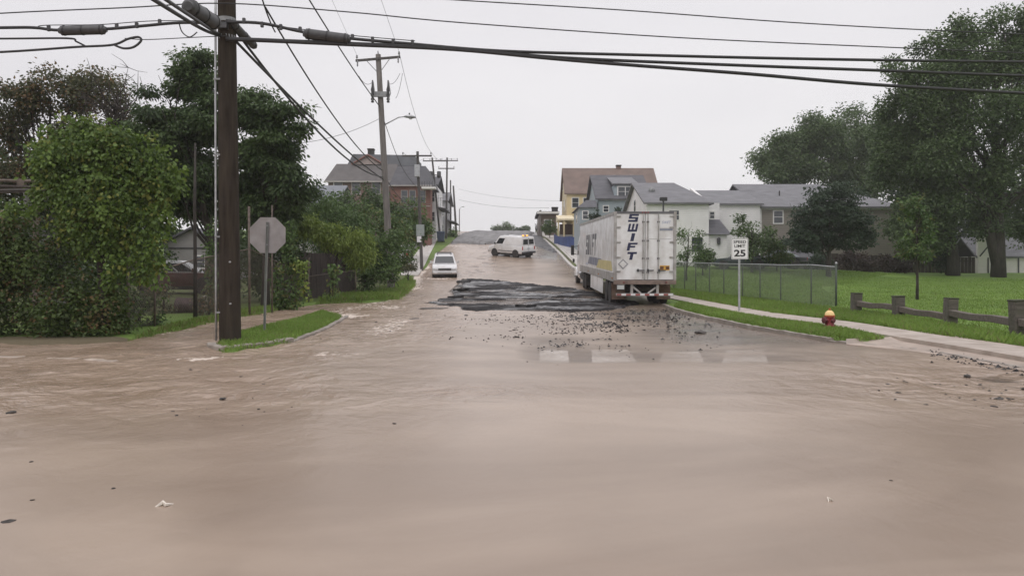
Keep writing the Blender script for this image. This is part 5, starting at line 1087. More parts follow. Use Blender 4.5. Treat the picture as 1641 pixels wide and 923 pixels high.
class House:
    tm = None
    def __init__(s, name, label, org_, cat='house'): s.r = thing(name, Vector(org_), label, cat)
    def part(s, mb, n, m, p=None, **k): return mb.build(n, m, p or s.r, **k)
    def walls(s, x0, x1, y0, y1, zb, ze, m, gable=None, zr=None, name='wall'):
        """box walls; gable 'x': ridge runs along x (pointed ends left and right), 'y': along y"""
        if gable == 'x': mb = MB().prism([(y0, zb), (y1, zb), (y1, ze), ((y0 + y1) / 2, zr), (y0, ze)], 0, x0, x1)
        elif gable == 'y': mb = MB().prism([(x0, zb), (x1, zb), (x1, ze), ((x0 + x1) / 2, zr), (x0, ze)], 1, y0, y1)
        else: mb = MB().bx(x0, x1, y0, y1, zb, ze)
        return s.part(mb, name, m)
    def roof(s, x0, x1, y0, y1, ze, zr, m, ax='x', ov=.35, th=.16, hip=(0, 0), name='roof'):
        if ax == 'x':
            ym = (y0 + y1) / 2; k = (zr - ze) / (ym - y0); d = k * ov
            mb = MB(); a, b_ = hip
            r0, r1 = x0 - (0 if a else ov) + a, x1 + (0 if b_ else ov) - b_; X0, X1 = x0 - ov, x1 + ov
            V = [(X0, y0 - ov, ze - d), (X1, y0 - ov, ze - d), (X1, y1 + ov, ze - d), (X0, y1 + ov, ze - d), (r0, ym, zr), (r1, ym, zr)]
        else:
            xm = (x0 + x1) / 2; k = (zr - ze) / (xm - x0); d = k * ov; mb = MB(); a, b_ = hip
            Y0, Y1 = y0 - ov, y1 + ov; r0, r1 = Y0 + (a + ov if a else 0), Y1 - (b_ + ov if b_ else 0)
            V = [(x0 - ov, Y1, ze - d), (x0 - ov, Y0, ze - d), (x1 + ov, Y0, ze - d), (x1 + ov, Y1, ze - d), (xm, r1, zr), (xm, r0, zr)]
            V = [(x1 + ov, Y0, ze - d), (x1 + ov, Y1, ze - d), (x0 - ov, Y1, ze - d), (x0 - ov, Y0, ze - d), (xm, r0, zr), (xm, r1, zr)]
        V = V[:4] + V[4:]; up = [(x, y, z + th) for x, y, z in V]
        lo = [(x, y, z + .012) for x, y, z in V]
        fs = [(6, 7, 11, 10), (8, 9, 10, 11), (0, 4, 5, 1), (2, 5, 4, 3), (0, 1, 7, 6), (2, 3, 9, 8)]
        fs += [(7, 8, 11), (1, 5, 2), (1, 2, 8, 7)] if hip[1] else [(1, 7, 11, 5), (2, 5, 11, 8)]
        fs += [(9, 6, 10), (3, 4, 0), (3, 0, 6, 9)] if hip[0] else [(0, 4, 10, 6), (3, 9, 10, 4)]
        mb.add(lo + up, fs)
        return s.part(mb, name, m)
    def window(s, x, z, w, h, y, lites=1, trim=.09, mat=None, sash=True):
        """a framed window on a wall that faces -Y"""
        f = MB(); f.loft([[(x - w / 2 - trim, y - .05, z - h / 2 - trim), (x + w / 2 + trim, y - .05, z - h / 2 - trim), (x + w / 2 + trim, y - .05, z + h / 2 + trim), (x - w / 2 - trim, y - .05, z + h / 2 + trim)], [(x - w / 2 - trim, y + .03, z - h / 2 - trim), (x + w / 2 + trim, y + .03, z - h / 2 - trim), (x + w / 2 + trim, y + .03, z + h / 2 + trim), (x - w / 2 - trim, y + .03, z + h / 2 + trim)]])
        fr = s.part(f, 'window', s.tm or trimw)
        for k in range(lites):
            a = x - w / 2 + w * k / lites + (.04 if k else 0); b_ = x - w / 2 + w * (k + 1) / lites - (.04 if k < lites - 1 else 0)
            s.part(MB().bx(a, b_, y - .056, y - .051, z - h / 2, z - .02), 'pane', mat or paneg, fr); s.part(MB().bx(a, b_, y - .056, y - .051, z + .02, z + h / 2), 'pane', mat or paneg, fr)
        return fr
    def swindow(s, y, z, w, h, x, sgn=-1, trim=.09):
        X0, X1 = (x - .05, x + .03) if sgn < 0 else (x - .03, x + .05)
        fr = s.part(MB().bx(X0, X1, y - w / 2 - trim, y + w / 2 + trim, z - h / 2 - trim, z + h / 2 + trim), 'window', trimw)
        e = x + sgn * .0505; X0, X1 = min(e, e + sgn * .006), max(e, e + sgn * .006); s.part(MB().bx(X0, X1, y - w / 2, y + w / 2, z - h / 2, z - .02), 'pane', paneg, fr); s.part(MB().bx(X0, X1, y - w / 2, y + w / 2, z + .02, z + h / 2), 'pane', paneg, fr)
    def chimney(s, x, y, z0, z1, w, m, roof=None):
        c = s.part(MB().bx(x - w / 2, x + w / 2, y - w / 2, y + w / 2, z0, z1), 'chimney', m, roof); s.part(MB().bx(x - w / 2 - .06, x + w / 2 + .06, y - w / 2 - .06, y + w / 2 + .06, z1 + .003, z1 + .16), 'chimney_cap', darkd, roof or None)
    def trimline(s, x0, x1, y, z, h=.18): s.part(MB().bx(x0, x1, y - .06, y - .003, z - h, z), 'fascia', s.tm or trimw)
def wx(px, D): return (px - CX) / F * D
def wz(py, D): return CAMZ + (HY - py) / F * D
gz = lambda x, y: Hs(x, y) - .4
# white gabled house behind the truck
D = 62; x0, x1, y0, y1 = 11.2, 16.3, 62, 74; ze, zr = wz(325.5, 62), wz(296, 68)
h = House('townhouse', 'white townhouse with grey gable roof directly behind the truck trailer', (13.7, y0, gz(13, 62))); zb = gz(13, 62)
h.walls(x0, x1, y0, y1, zb, ze, white_s); h.part(MB().prism([(y0, ze + .002), (y1, ze + .002), ((y0 + y1) / 2, zr - .02)], 0, x0, x0 + .3), 'gable_wall', white_s); rf = h.roof(x0, x1, y0, y1, ze, zr, roofg, hip=(0, 1.6))
h.window(wx(1080, D), wz(345, D), .8, .75, y0); h.window(wx(1117, D), wz(392, D), .9, 1.2, y0); h.trimline(x0, x1, y0, ze - .05)
h.swindow(68, wz(330, 68), .8, 1.0, x0); h.swindow(66, wz(372, 66), .9, 1.3, x0); h.swindow(71, wz(372, 71), .9, 1.3, x0)
h.part(MB().cyl((wx(1044, 65), 65, wz(318, 65) - .3), (wx(1044, 65), 65, wz(305, 65)), .07, 8), 'vent_pipe', dkgrey, rf); h.part(MB().lathe([(.02, 0), (.2, .05), (.3, .12), (.29, .13), (.18, .07), (.02, .02)], (wx(1045, 64.8), 64.8, wz(305, 65)), 1, 14), 'dish', dullmetal, rf)
h.part(MB().bx(x0 - .1, x0 - .003, y0 - .08, y0 - .003, zb, ze - .2), 'downpipe', trimw)
# second white townhouse with stepped bay
x0, x1, y0, y1 = 17.15, 21.7, 65.5, 76.5; ze, zr = wz(328, 65.5), wz(308, 71)
h = House('townhouse', 'white townhouse with a low bay roof left of the taupe house', (19.4, y0, gz(19, 65))); zb = gz(19, 65)
h.walls(x0, x1, y0, y1, zb, ze, white_s, 'x', zr - .02); h.roof(x0, x1, y0, y1, ze, zr, roofg, ov=.25); h.trimline(x0, x1, y0, ze - .05)
h.part(MB().loft([[(x0 - .28, y0 - .3, ze - .1), (x0 - .05, y0 - .3, ze - .1), (x0 - .05, 71, zr + .03), (x0 - .28, 71, zr + .03)], [(x0 - .28, y0 - .3, ze + .24), (x0 - .05, y0 - .3, ze + .24), (x0 - .05, 71, zr + .36), (x0 - .28, 71, zr + .36)]]), 'parapet', trimw)
bx0, bx1, by0 = wx(1131, 62), wx(1168, 62), 62.2
h.part(MB().bx(wx(1131, 64), wx(1152, 64), 63.8, y0, wz(376, 64), wz(326, 64)), 'stair_bay', white_s); h.window(wx(1141, 63.8), wz(345, 63.8), .35, .55, 63.8)
h.part(MB().bx(bx0, bx1 - .1, by0, y0, zb, wz(376, 62)), 'bay', white_s)
h.part(MB().loft([[(bx0 - .2, by0 - .3, wz(376, 62)), (bx1 + .2, by0 - .3, wz(376, 62)), (bx1 + .2, y0 - .003, wz(376, 62)), (bx0 - .2, y0 - .003, wz(376, 62))], [(bx0 - .2, 63.7, wz(352, 63.7)), (wx(1153, 63.7), 63.7, wz(352, 63.7)), (wx(1153, 63.7), y0 - .003, wz(350, 63.7)), (bx0 - .2, y0 - .003, wz(350, 63.7))]]), 'bay_roof', roofd)
lp = h.part(MB().lathe([(.06, -.3), (.14, -.24), (.16, .18), (.05, .3)], (wx(1152, 62), by0 - .16, wz(386, 62)), 2, 10), 'wall_lamp', dkgrey); h.window(wx(1205, y0), wz(385, y0), .9, 1.2, y0)
# taupe house
x0, x1, y0, y1 = 21.85, 34.3, 66, 80; ze, zr = wz(332, 66), wz(298, 73)
h = House('townhouse', 'taupe sided house with grey roof behind the dark round tree', (27, y0, gz(27, 66))); zb = gz(27, 66)
h.walls(x0, x1, y0, y1, zb, ze, beige_s); rf = h.roof(x0, x1, y0, y1, ze, zr, roofg, hip=(0, 4.6)); h.trimline(x0, x1, y0, ze - .05)
h.window(wx(1247, 66), wz(348, 66), .75, 1.05, y0); h.window(wx(1352, 66), wz(352, 66), 1.0, 1.2, y0); h.window(wx(1300, 66), wz(395, 66), 1.2, 1.3, y0)
h.part(MB().cyl((wx(1249, 69), 69, wz(318, 69) - .5), (wx(1249, 69), 69, wz(306, 69)), .06, 8), 'vent_pipe', darkd, rf)
h.part(MB().loft([[(x0 - .05, y0 - .1, zb), (x0 + .12, y0 - .1, zb), (x0 + .12, y0 - .003, zb), (x0 - .05, y0 - .003, zb)], [(x0 - .05, y0 - .1, ze), (x0 + .12, y0 - .1, ze), (x0 + .12, y0 - .003, ze), (x0 - .05, y0 - .003, ze)]]), 'corner_board', trimw)
h.part(MB().loft([[(wx(1258, 62), 62, wz(417, 62)), (wx(1330, 62), 62, wz(417, 62)), (wx(1330, 62), y0 - .003, wz(400, 62)), (wx(1258, 62), y0 - .003, wz(400, 62))], [(wx(1258, 62), 62, wz(415, 62)), (wx(1330, 62), 62, wz(415, 62)), (wx(1330, 62), y0 - .003, wz(398, 62)), (wx(1258, 62), y0 - .003, wz(398, 62))]]), 'porch_roof', roofd)
# blue-grey house with dormer
D = 80; x0, x1, y0, y1 = wx(959, D), wx(1040, D), 80, 91; ze, zr = wz(318, D), wz(283, 85.5); zb = gz(10, 80)
h = House('clapboard_house', 'blue-grey house with dark roof and a twin-window dormer', (x0 + 2, y0, zb))
h.walls(x0, x1, y0, y1, zb, ze, blue_s, 'x', zr - .02); rf = h.roof(x0, x1, y0, y1, ze, zr, roofd); h.trimline(x0, x1, y0, ze - .05)
a, b_ = wx(984, 80.35), wx(1020, 80.35); z0, z1 = wz(316, 80.35), wz(297, 80.35)
dm = h.part(MB().bx(a, b_, 80.35, 85, z0 - .6, z1), 'dormer', blue_s); h.part(MB().slab([(a - .2, 80.1, z1 + .02), (b_ + .2, 80.1, z1 + .02), (b_ + .2, 85.6, wz(285, 85.6)), (a - .2, 85.6, wz(285, 85.6))], -.14), 'dormer_roof', roofg, dm)
h.window((a + b_) / 2, (z0 + z1) / 2 - .05, 1.5, .95, 80.35, 2, .12); h.window(wx(971, D), wz(335, D), .5, .6, y0)
a, b_ = wx(930, 78), wx(958, 78); z1 = wz(332, 78)
h.part(MB().bx(a, b_, 78.5, 86, zb - 1, z1), 'side_wing', blue_s)
h.part(MB().loft([[(a - .3, 78.2, z1), (b_, 78.2, z1), (b_, 86.3, z1), (a - .3, 86.3, z1)], [(a + .8, 80, wz(321, 80)), (b_, 80, wz(321, 80)), (b_, 84, wz(321, 80)), (a + .8, 84, wz(321, 80))]]), 'wing_roof', roofd); h.swindow(82, wz(350, 82), .7, 1.0, a); h.window(wx(938, 78.5), wz(345, 78.5), .5, .8, 78.5)
# big yellow house
D = 97; x0, x1, y0, y1 = wx(908, D), wx(1054, D), 97, 106; ze, zr = wz(309, D), wz(271.5, 101.5); zb = gz(8, 97)
h = House('clapboard_house', 'tall cream-yellow house with broad brown roof, highest on the right', (x0 + 6, y0, zb))
h.walls(x0, x1, y0, y1, zb - 1, ze, yell_s, 'x', zr - .02); rf = h.roof(x0, x1, y0, y1, ze, zr, roofb, ov=.3); h.trimline(x0, x1, y0, ze - .05)
h.chimney(wx(992, 101), 101.5, zr - .8, wz(266, 101), .6, brick_b, rf)
h.part(MB().bx(wx(984, 99) - .25, wx(984, 99) + .25, 98.8, 99.2, wz(286, 99), wz(281, 99)), 'roof_vent', whitep, rf); h.part(MB().bx(wx(1012, 99) - .25, wx(1012, 99) + .25, 98.8, 99.2, wz(286, 99), wz(281, 99)), 'roof_vent', whitep, rf)
h.window(wx(922, D), wz(325, D), .8, 1.2, y0); h.window(wx(940, D), wz(325, D), .8, 1.2, y0); h.swindow(101, wz(330, 101), .9, 1.4, x0); h.swindow(104, wz(300, 104), .8, 1.0, x0)
pz = wz(350, 93); h.part(MB().loft([[(wx(894, 93), 93, pz - .25), (wx(921, 93), 93, pz - .25), (wx(921, 93), 97 - .003, pz - .25), (wx(894, 93), 97 - .003, pz - .25)], [(wx(894, 93), 93, pz - .05), (wx(921, 93), 93, pz - .05), (wx(921, 93), 97 - .003, pz + .7), (wx(894, 93), 97 - .003, pz + .7)]]), 'porch_roof', M('cream_awning', (.68, .60, .42), .6, .08, 3))
for px in (895, 904, 920): h.part(MB().bx(wx(px, 93) - .1, wx(px, 93) + .1, 93.1, 93.3, wz(384, 93), pz - .253), 'porch_post', yell_s)
h.part(MB().bx(wx(897, 96.6), wx(919, 96.6), 96.6, 96.95, wz(378, 97), pz - .5), 'porch_shade_panel', brownw); h.part(MB().bx(wx(895, 93.3), wx(921, 93.3), 93.4, 96.9, wz(392, 93.3), wz(376, 93.3)), 'porch_deck', grey_s)  # dark brown panel stands in for the shade inside the porch
h.part(MB().bx(wx(921, 93), wx(936, 93), 94, 97 - .003, wz(400, 93), wz(358, 93)), 'porch_side', yell_s)
# dark house at the top of the hill, right
D = 112; x0, x1, y0, y1 = wx(863, 116), wx(892, D), 112, 122; ze = wz(343, D); zb = gz(5, 112)
h = House('porch_house', 'low dark brown house with flat roof at the hilltop, past the yellow one', (x0 + 1, y0, zb)); dbr = siding('dark_brown_siding', (.13, .095, .08))
h.walls(x0, x1, y0, y1, zb, ze, dbr); h.part(MB().bx(x0 - .4, x1 + .4, y0 - .5, y1 + .4, ze + .003, ze + .35), 'roof', roofd); h.trimline(x0 - .4, x1 + .4, y0 - .5, ze + .30, .3)
h.chimney(wx(889, 114), 114, ze + .36, wz(334, 114), .9, darkd); h.window(wx(878, D), wz(358, D), 1.0, 1.0, y0); h.part(MB().bx(wx(871, D) - .2, wx(871, D) + .2, y0 - .07, y0 - .003, zb, wz(360, D)), 'porch_post', trimw)
# blue tarpaulin fence in front
q = [(wx(888, 93), 93), (wx(906, 88), 88), (wx(931, 84), 84)]; root = thing('tarp_fence', (q[0][0], q[0][1], Hs(*q[0])), 'blue tarpaulin fence on the slope below the yellow house', 'fence'); tp = M('blue_tarpaulin', (.035, .065, .19), .45, .25, 1.5, bump=.4, bscale=5)
ringz = []
for (x, y), (za, zt_) in zip(dense(q, .7), [(0, 0)] * 99):
    z = Hs(x, y); w = random.uniform(-.05, .05); top = 1.15 + .12 * math.sin(x * 3) + .05 * random.random(); ringz.append([(x - .02 + w, y - .02, z - .1), (x + .02 + w, y + .02, z - .1), (x + .02 + w, y + .02, z + top), (x - .02 + w, y - .02, z + top)])
MB().loft(ringz).build('tarpaulin', tp, root)
for x, y in dense(q, 2.2): MB().cyl((x + .05, y + .06, Hs(x, y) - .2), (x + .05, y + .06, Hs(x, y) + 1.35), .04, 6).build('post', dullmetal, root)
# shed with white walls beyond the lawn
D = 62.5; z0 = Hs(wx(1600, D), D) - .2; h = House('garden_shed', 'white garden shed with grey roof behind the forked tree trunk', (wx(1600, D), D, z0), 'shed'); x0, x1 = wx(1566, D), wx(1690, D); ze = wz(411, D); zr = wz(383, D + 2)
shw = siding('shed_white_boards', (.72, .69, .66), .6, .05)
h.walls(x0, x1, D, D + 4, z0, ze, shw); h.roof(x0, x1, D, D + 4, ze, zr, roofg, ov=.2); h.part(MB().bx(x0 - .1, wx(1587, D), D - .25, D - .02, z0, wz(379, D)), 'door_bay', shw)
for px in (1580.35, 1632, 1650): h.part(MB().bx(wx(px, D) - .05, wx(px, D) + .05, D - .30 if px < 1590 else D - .04, D - .255 if px < 1590 else D - .003, z0, wz(413, D)), 'door_frame', dkgrey)
h.part(MB().tube([(wx(1567, D), D - .28, wz(411, D)), (wx(1581, D), D - .28, wz(394, D)), (wx(1580.35, D), D - .28, wz(386, D))], .05, 6), 'door_brace', dkgrey)
# dark fence behind the lawn, white vehicle-like boat cover left out of view; low dark board fence
q0, q1 = Vector((wx(1310, 63), 63, 0)), Vector((wx(1563, 62), 62, 0)); root = thing('dark_board_fence', (q0.x, q0.y, Hs(q0.x, q0.y)), 'dark low board fence along the far edge of the lawn', 'fence'); n = 44
for i in range(n):
    a, b_ = q0.lerp(q1, i / n), q0.lerp(q1, (i + .93) / n); z = Hs(a.x, a.y); MB().bx(a.x, b_.x, a.y - .02 - .0015 * (i % 2), a.y + .02, z - .1, z + 1.35 + random.uniform(-.03, .03)).build('board', bd, root)
MB().tube([(p.x, p.y + .05, Hs(p.x, p.y) + 1.0) for p in (q0, q0.lerp(q1, .5), q1)], .05, 4).build('fence_rail', bd, root)
# brick house, left
D = 92; x0, x1, y0, y1 = wx(526, D), wx(640, D), 92, 103; ze = wz(291, D); zb = gz(-18, 92); zm = wz(263.5, 94.5)
h = House('brick_house', 'large brick house with grey mansard roofs and a gable chimney on the left hill', (x0 + 6, y0, zb)); h.tm = M('grey_stone_trim', (.36, .335, .32), .6, .12, 4)
h.walls(x0, x1, y0, y1, zb, ze, brick_b)
h.part(MB().loft([[(x0 - .4, y0 - .4, ze), (x1 + .2, y0 - .4, ze), (x1 + .2, y1, ze), (x0 - .4, y1, ze)], [(x0 + .5, y0 + 2.2, zm), (x1 - .6, y0 + 2.2, zm), (x1 - .6, y1, zm), (x0 + .5, y1, zm)]]), 'roof', M('warm_grey_shingles', (.115, .107, .105), .85, .15, 1.2, bump=.4, bscale=8)); h.trimline(x0 - .4, x1 + .2, y0 - .4, ze + .02)
h.part(MB().prism([(x0 + 1.5, zm - .05), (wx(668, 98), zm - .05), (wx(668, 98), wz(254, 98)), (x0 + 2.3, wz(252, 98))], 1, 95.5, 103), 'upper_storey', M('blue_grey_slate', (.15, .157, .17), .8, .15, 1.0))
gx = wx(590, 94); gp_ = h.part(MB().prism([(wx(566, 94), zm - .1), (wx(613, 94), zm - .1), (gx, wz(250, 94))], 1, 93.9, 96.5), 'gable', M('pink_grey_stucco', (.33, .27, .255), .8, .1, 2))
for s_, xe in ((-1, wx(564, 94)), (1, wx(615, 94))): h.part(MB().tube([(gx, 93.75, wz(249, 94)), (xe, 93.75, zm - .12)], .13, 4), 'gable_trim', brick_r, gp_)
h.chimney(gx, 96, wz(256, 96), wz(241, 96), .75, darkd, gp_)
for px in (542, 570.5, 603): h.window(wx(px, D), wz(301, D), .95, 1.5, y0)
h.part(MB().bx(wx(534, 91.9), wx(534, 91.9) + .12, 91.85, 91.997, zb, ze - .1), 'downpipe', trimw)
xa, xb, ya = wx(626, 90), wx(690, 90), 90; zea = wz(297.5, 90)
h.part(MB().bx(xa, xb, ya, y0 - .003, zb, zea), 'front_wing', brick_r); h.part(MB().loft([[(xa - .2, ya - .3, zea), (xb + .3, ya - .3, zea), (xb + .3, 98, zea), (xa - .2, 98, zea)], [(xa + .6, ya + 1.6, wz(267, 92)), (xb - .8, ya + 1.6, wz(267, 92)), (xb - .8, 98, wz(267, 92)), (xa + .6, 98, wz(267, 92))]]), 'wing_roof', roofd); h.trimline(xa - .2, xb + .3, ya - .3, zea + .02, .13)
for px in (648, 661, 677): h.window(wx(px, 90), wz(315, 90), .7, 1.4, ya, 1, .05)
h.part(MB().bx(wx(624, 90), xb, ya - .1, ya - .003, wz(331.3, 90), wz(330.2, 90)), 'stone_course', h.tm)
bal = h.part(MB().bx(wx(676, 89), wx(698, 89), 88.6, 90 - .105, wz(303, 89), wz(300, 89)), 'balcony', trimw)
for k in range(6): h.part(MB().bx(wx(677 + 4 * k, 89) - .04, wx(677 + 4 * k, 89) + .04, 88.65, 88.73, wz(300, 89) + .003, wz(291, 89)), 'balcony_post', dkgrey, bal)
# neighbours further up
for (pa, pb_, D, top, wallm, rm_, lab) in ((687, 699, 100, 297, white_s, roofd, 'narrow white house front just past the brick house'), (699.5, 716, 112, 322, siding('pale_grey_siding', (.42, .42, .44)), roofg, 'small pale grey house behind the leaning pole uphill')):
    x0, x1 = wx(pa, D), wx(pb_, D); zb = gz(x0, D); ze = wz(top, D); h = House('row_house', lab, (x0, D, zb)); h.walls(x0 - 6, x1, D, D + 9, zb, ze, wallm); h.roof(x0 - 6, x1, D, D + 9, ze, ze + 1.6, rm_, ov=.3); h.window((x0 + x1) / 2, ze - 1.6, .55, 1.2, D); h.window((x0 + x1) / 2, ze - 4.2, .55, 1.2, D); h.swindow(D + 3, ze - 1.7, .8, 1.3, x1, 1); h.swindow(D + 6, ze - 1.7, .8, 1.3, x1, 1)
    h.part(MB().loft([[(x1 + .003, D + .5, ze - 2.9), (x1 + 1.3, D + .5, ze - 3.2), (x1 + 1.3, D + 8, ze - 3.2), (x1 + .003, D + 8, ze - 2.9)], [(x1 + .003, D + .5, ze - 2.75), (x1 + 1.3, D + .5, ze - 3.05), (x1 + 1.3, D + 8, ze - 3.05), (x1 + .003, D + 8, ze - 2.75)]]), 'porch_roof', rm_)
# low grey-roofed house behind the left trees
D = 70; x0, x1 = wx(440, D), wx(536, D); zb = gz(-20, D); ze = wz(324, D); zr = wz(300, D + 4); h = House('bungalow', 'low house with plain blue-grey roof behind the left bushes', (x0 + 2, D, zb)); h.walls(x0, x1, D, D + 8, zb, ze, grey_s, 'x', zr - .02); h.roof(x0, x1, D, D + 8, ze, zr, M('blue_grey_shingles', (.17, .18, .20), .85, .12, 1)); h.window(wx(520, D), wz(340, D), .8, 1, D); h.trimline(x0, x1, D, ze - .05)
# weathered garage in the overgrown lot
D = 50; x0, x1, y0, y1 = wx(263, D), wx(352, D), 50, 57; zb = gz(-21, D); ze, zr = wz(391, D), wz(368, D); h = House('garage', 'weathered grey board garage in the overgrown lot', (x0 + 2, D, zb), 'garage')
h.walls(x0, x1, y0, y1, zb, ze, grey_s, 'y', zr - .02); h.roof(x0, x1, y0, y1, ze, zr, roofd, ax='y', ov=.3)
h.part(MB().bx(x0, x1, y0 - .05, y0 - .003, wz(399, D), wz(396.5, D)), 'cross_trim', dkgrey); h.window(wx(322, D), wz(420, D), .5, .75, y0); h.part(MB().bx(wx(329, D), wx(346, D), y0 - .06, y0 - .003, zb, wz(412, D)), 'door', brownw)
# lean-to roof at the far left
D = 24; x0, x1 = wx(-90, D), wx(58, D); zb = gz(-17, D); h = House('open_shed', 'dark shed roof edge poking out left of the vine-covered bush', (x0 + 2, D, zb), 'shed'); ze = wz(305, D)
for k, (px, py) in enumerate(((-80, 300), (-20, 300), (46, 300))): h.part(MB().bx(wx(px, D) - .07, wx(px, D) + .07, D + .3, D + .44, zb, ze), 'post', rustp)
h.part(MB().slab([(x0, D, ze), (x1, D, wz(304, D)), (x1 - .3, D + 4, ze + .5), (x0, D + 4, ze + .5)], .10), 'roof', M('dark_brown_sheeting', (.06, .048, .042), .7, .3, 3)); h.part(MB().tube([(x0, D - .05, wz(287.5, D)), (wx(54, D), D - .05, wz(291, D))], .055, 6), 'ridge_pole', rustp); h.part(MB().tube([(x0, D - .08, wz(297, D)), (wx(60, D), D - .08, wz(301, D))], .06, 6), 'fascia_board', bd)
h.part(MB().bx(wx(36, D) - .12, wx(36, D) + .12, D - .1, D + .02, wz(302, D), wz(287, D)), 'bracket', rustp); h.part(MB().bx(x0, x1 - .4, D + 3.9, D + 4, zb, ze + .4), 'back_wall', grey_s)
# ================================================================ trees and shrubs
bark = M('grey_brown_bark', (.042, .036, .031), .95, .35, 4, bump=.8, bscale=14, stretch=(3, 3, .5)); barkd = M('dark_bark', (.040, .033, .028), .95, .35, 5, bump=.6, stretch=(3, 3, .5))
L_dark = leafmat('dark_green_leaves', (.022, .045, .016), (.095, .15, .045)); L_mid = leafmat('mid_green_leaves', (.04, .078, .022), (.115, .185, .05), (.15, .15, .045)); L_fresh = leafmat('fresh_green_leaves', (.024, .058, .011), (.16, .245, .044), (.24, .25, .055))
L_brown = leafmat('brown_green_leaves', (.045, .056, .025), (.12, .125, .055), (.19, .11, .05)); L_yel = leafmat('yellow_green_leaves', (.075, .125, .02), (.26, .34, .07), (.29, .27, .07)); L_grey = leafmat('grey_green_leaves', (.040, .070, .028), (.135, .195, .075))
L_navy = leafmat('deep_green_leaves', (.018, .034, .020), (.052, .085, .046)); L_purp = leafmat('dull_purple_leaves', (.03, .022, .02), (.08, .055, .045))
def bl(px0, px1, py0, py1, D, dz=.9, w=None):
    """an ellipsoid that fills a box of the photograph at distance D"""
    a, b_ = W(px0, py0, D), W(px1, py1, D); rx, rz = abs(b_.x - a.x) / 2, abs(a.z - b_.z) / 2
    q = ((a.x + b_.x) / 2, D, (a.z + b_.z) / 2, rx, (rx * .5 + rz * .5) * dz, rz); return q if w is None else (*q, w)
def gnd(px, D):
    x = wx(px, D); return Vector((x, D, Hs(x, D)))
# left: two big ailanthus trees behind the near pole
tree('broadleaf_tree', gnd(352, 31), [bl(225, 300, 105, 200, 31), bl(285, 352, 76, 150, 30.5), bl(210, 290, 170, 260, 30), bl(290, 365, 140, 240, 30.5), bl(240, 350, 220, 330, 31), bl(200, 260, 230, 340, 32), bl(255, 350, 290, 352, 31.5)], 'tall dark spreading tree with layered leaves directly left of the near pole', L_dark, barkd, 1350, 38, .52, .20, .080, .17, 21, droop=.55, gap=.42, gs=.8, limbs=20, flat=.45)
tree('broadleaf_tree', gnd(425, 31), [bl(370, 450, 140, 215, 31), bl(420, 488, 165, 240, 30.5), bl(380, 470, 210, 290, 31), bl(430, 500, 255, 330, 30.8), bl(365, 440, 270, 360, 31.5), bl(400, 490, 300, 360, 31.5)], 'dark layered tree showing between the near pole and the grey pole', L_dark, barkd, 1150, 38, .52, .20, .080, .15, 22, droop=.6, gap=.42, gs=.8, limbs=18, flat=.45)
# brownish tree at the far left and a bare one in front of it
tree('broadleaf_tree', gnd(70, 35), [bl(-40, 60, 120, 230, 35), bl(40, 140, 108, 210, 35), bl(110, 215, 104, 190, 34.5), bl(-60, 60, 200, 320, 35), bl(60, 180, 190, 310, 35), bl(160, 235, 180, 300, 34)], 'wide brownish green tree at the far left behind the vine bush', L_brown, barkd, 1600, 26, .52, .16, .09, .2, 23, droop=.4, gap=.42, gs=.9, altp=.22, limbs=22)
b = gnd(180, 32); root = thing('bare_tree', b, 'leafless dark twiggy tree amid the brownish and dark green crowns', 'tree'); mb = MB(); g = random.Random(3)
mb.tube([b, b + Vector((.05, 0, 3)), W(185, 200, 32), W(190, 150, 32)], [.12, .1, .07, .03], 7); tips = []
for i in range(26):
    a = W(185 + g.uniform(-6, 6), g.uniform(160, 240), 32 + g.uniform(-.2, .2)); e = W(g.uniform(128, 222), g.uniform(108, 200), 32 + g.uniform(-1.2, 1.2)); p = limb_path(a, e, 4, .12, i); mb.tube(p, [.045, .035, .025, .018, .008], 5)
    for k in range(5): q = p[g.randint(1, 4)]; mb.tube(limb_path(q, q + Vector((g.uniform(-.7, .7), g.uniform(-.5, .5), g.uniform(-.2, .7))), 2, .1, i * 9 + k), [.014, .010, .005], 4)
mb.build('trunk', barkd, root, smooth=True, recalc=False); foliage('foliage', clumps([bl(135, 220, 120, 250, 32)], 90, .3, 5), 6, .3, .12, .06, L_purp, root, 5)
# the vine-covered mass in the near left
D = 18.6; root = thing('vine_covered_bush', gnd(165, D), 'big mound of bright green vines smothering a bush at the left edge', 'bush'); mb = MB(); b = gnd(168, D)
mb.tube([b + Vector((0, 0, -.2)), W(166, 480, D), W(160, 400, D), W(150, 300, D)], [.13, .10, .09, .05], 9); mb.build('trunk', barkd, root, smooth=True, recalc=False)
top_b = [bl(75, 170, 198, 300, D), bl(145, 235, 222, 320, D), bl(70, 160, 262, 380, D), bl(110, 240, 280, 400, D - .1), bl(215, 285, 250, 330, D + .1), bl(185, 240, 310, 405, D + .1), bl(68, 115, 225, 300, D + .1), bl(105, 140, 196, 250, D), bl(262, 292, 256, 285, D), bl(170, 215, 208, 260, D - .1)]
foliage('crown', clumps(top_b, 2600, .4, 31, .56, .55, .36, tz=.85), 11, .24, .105, .085, L_fresh, root, 31, 1.0, altp=.09)
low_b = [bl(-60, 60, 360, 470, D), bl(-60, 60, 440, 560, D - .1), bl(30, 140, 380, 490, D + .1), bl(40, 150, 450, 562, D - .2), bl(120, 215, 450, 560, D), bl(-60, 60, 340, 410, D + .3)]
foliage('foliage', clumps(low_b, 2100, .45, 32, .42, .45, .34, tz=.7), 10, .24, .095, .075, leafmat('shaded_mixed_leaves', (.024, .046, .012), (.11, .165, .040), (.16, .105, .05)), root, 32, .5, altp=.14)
mb = MB(); g = random.Random(8)
tr_ = [W(225, 330, D - .3), W(238, 400, D - .35), W(228, 480, D - .3)]
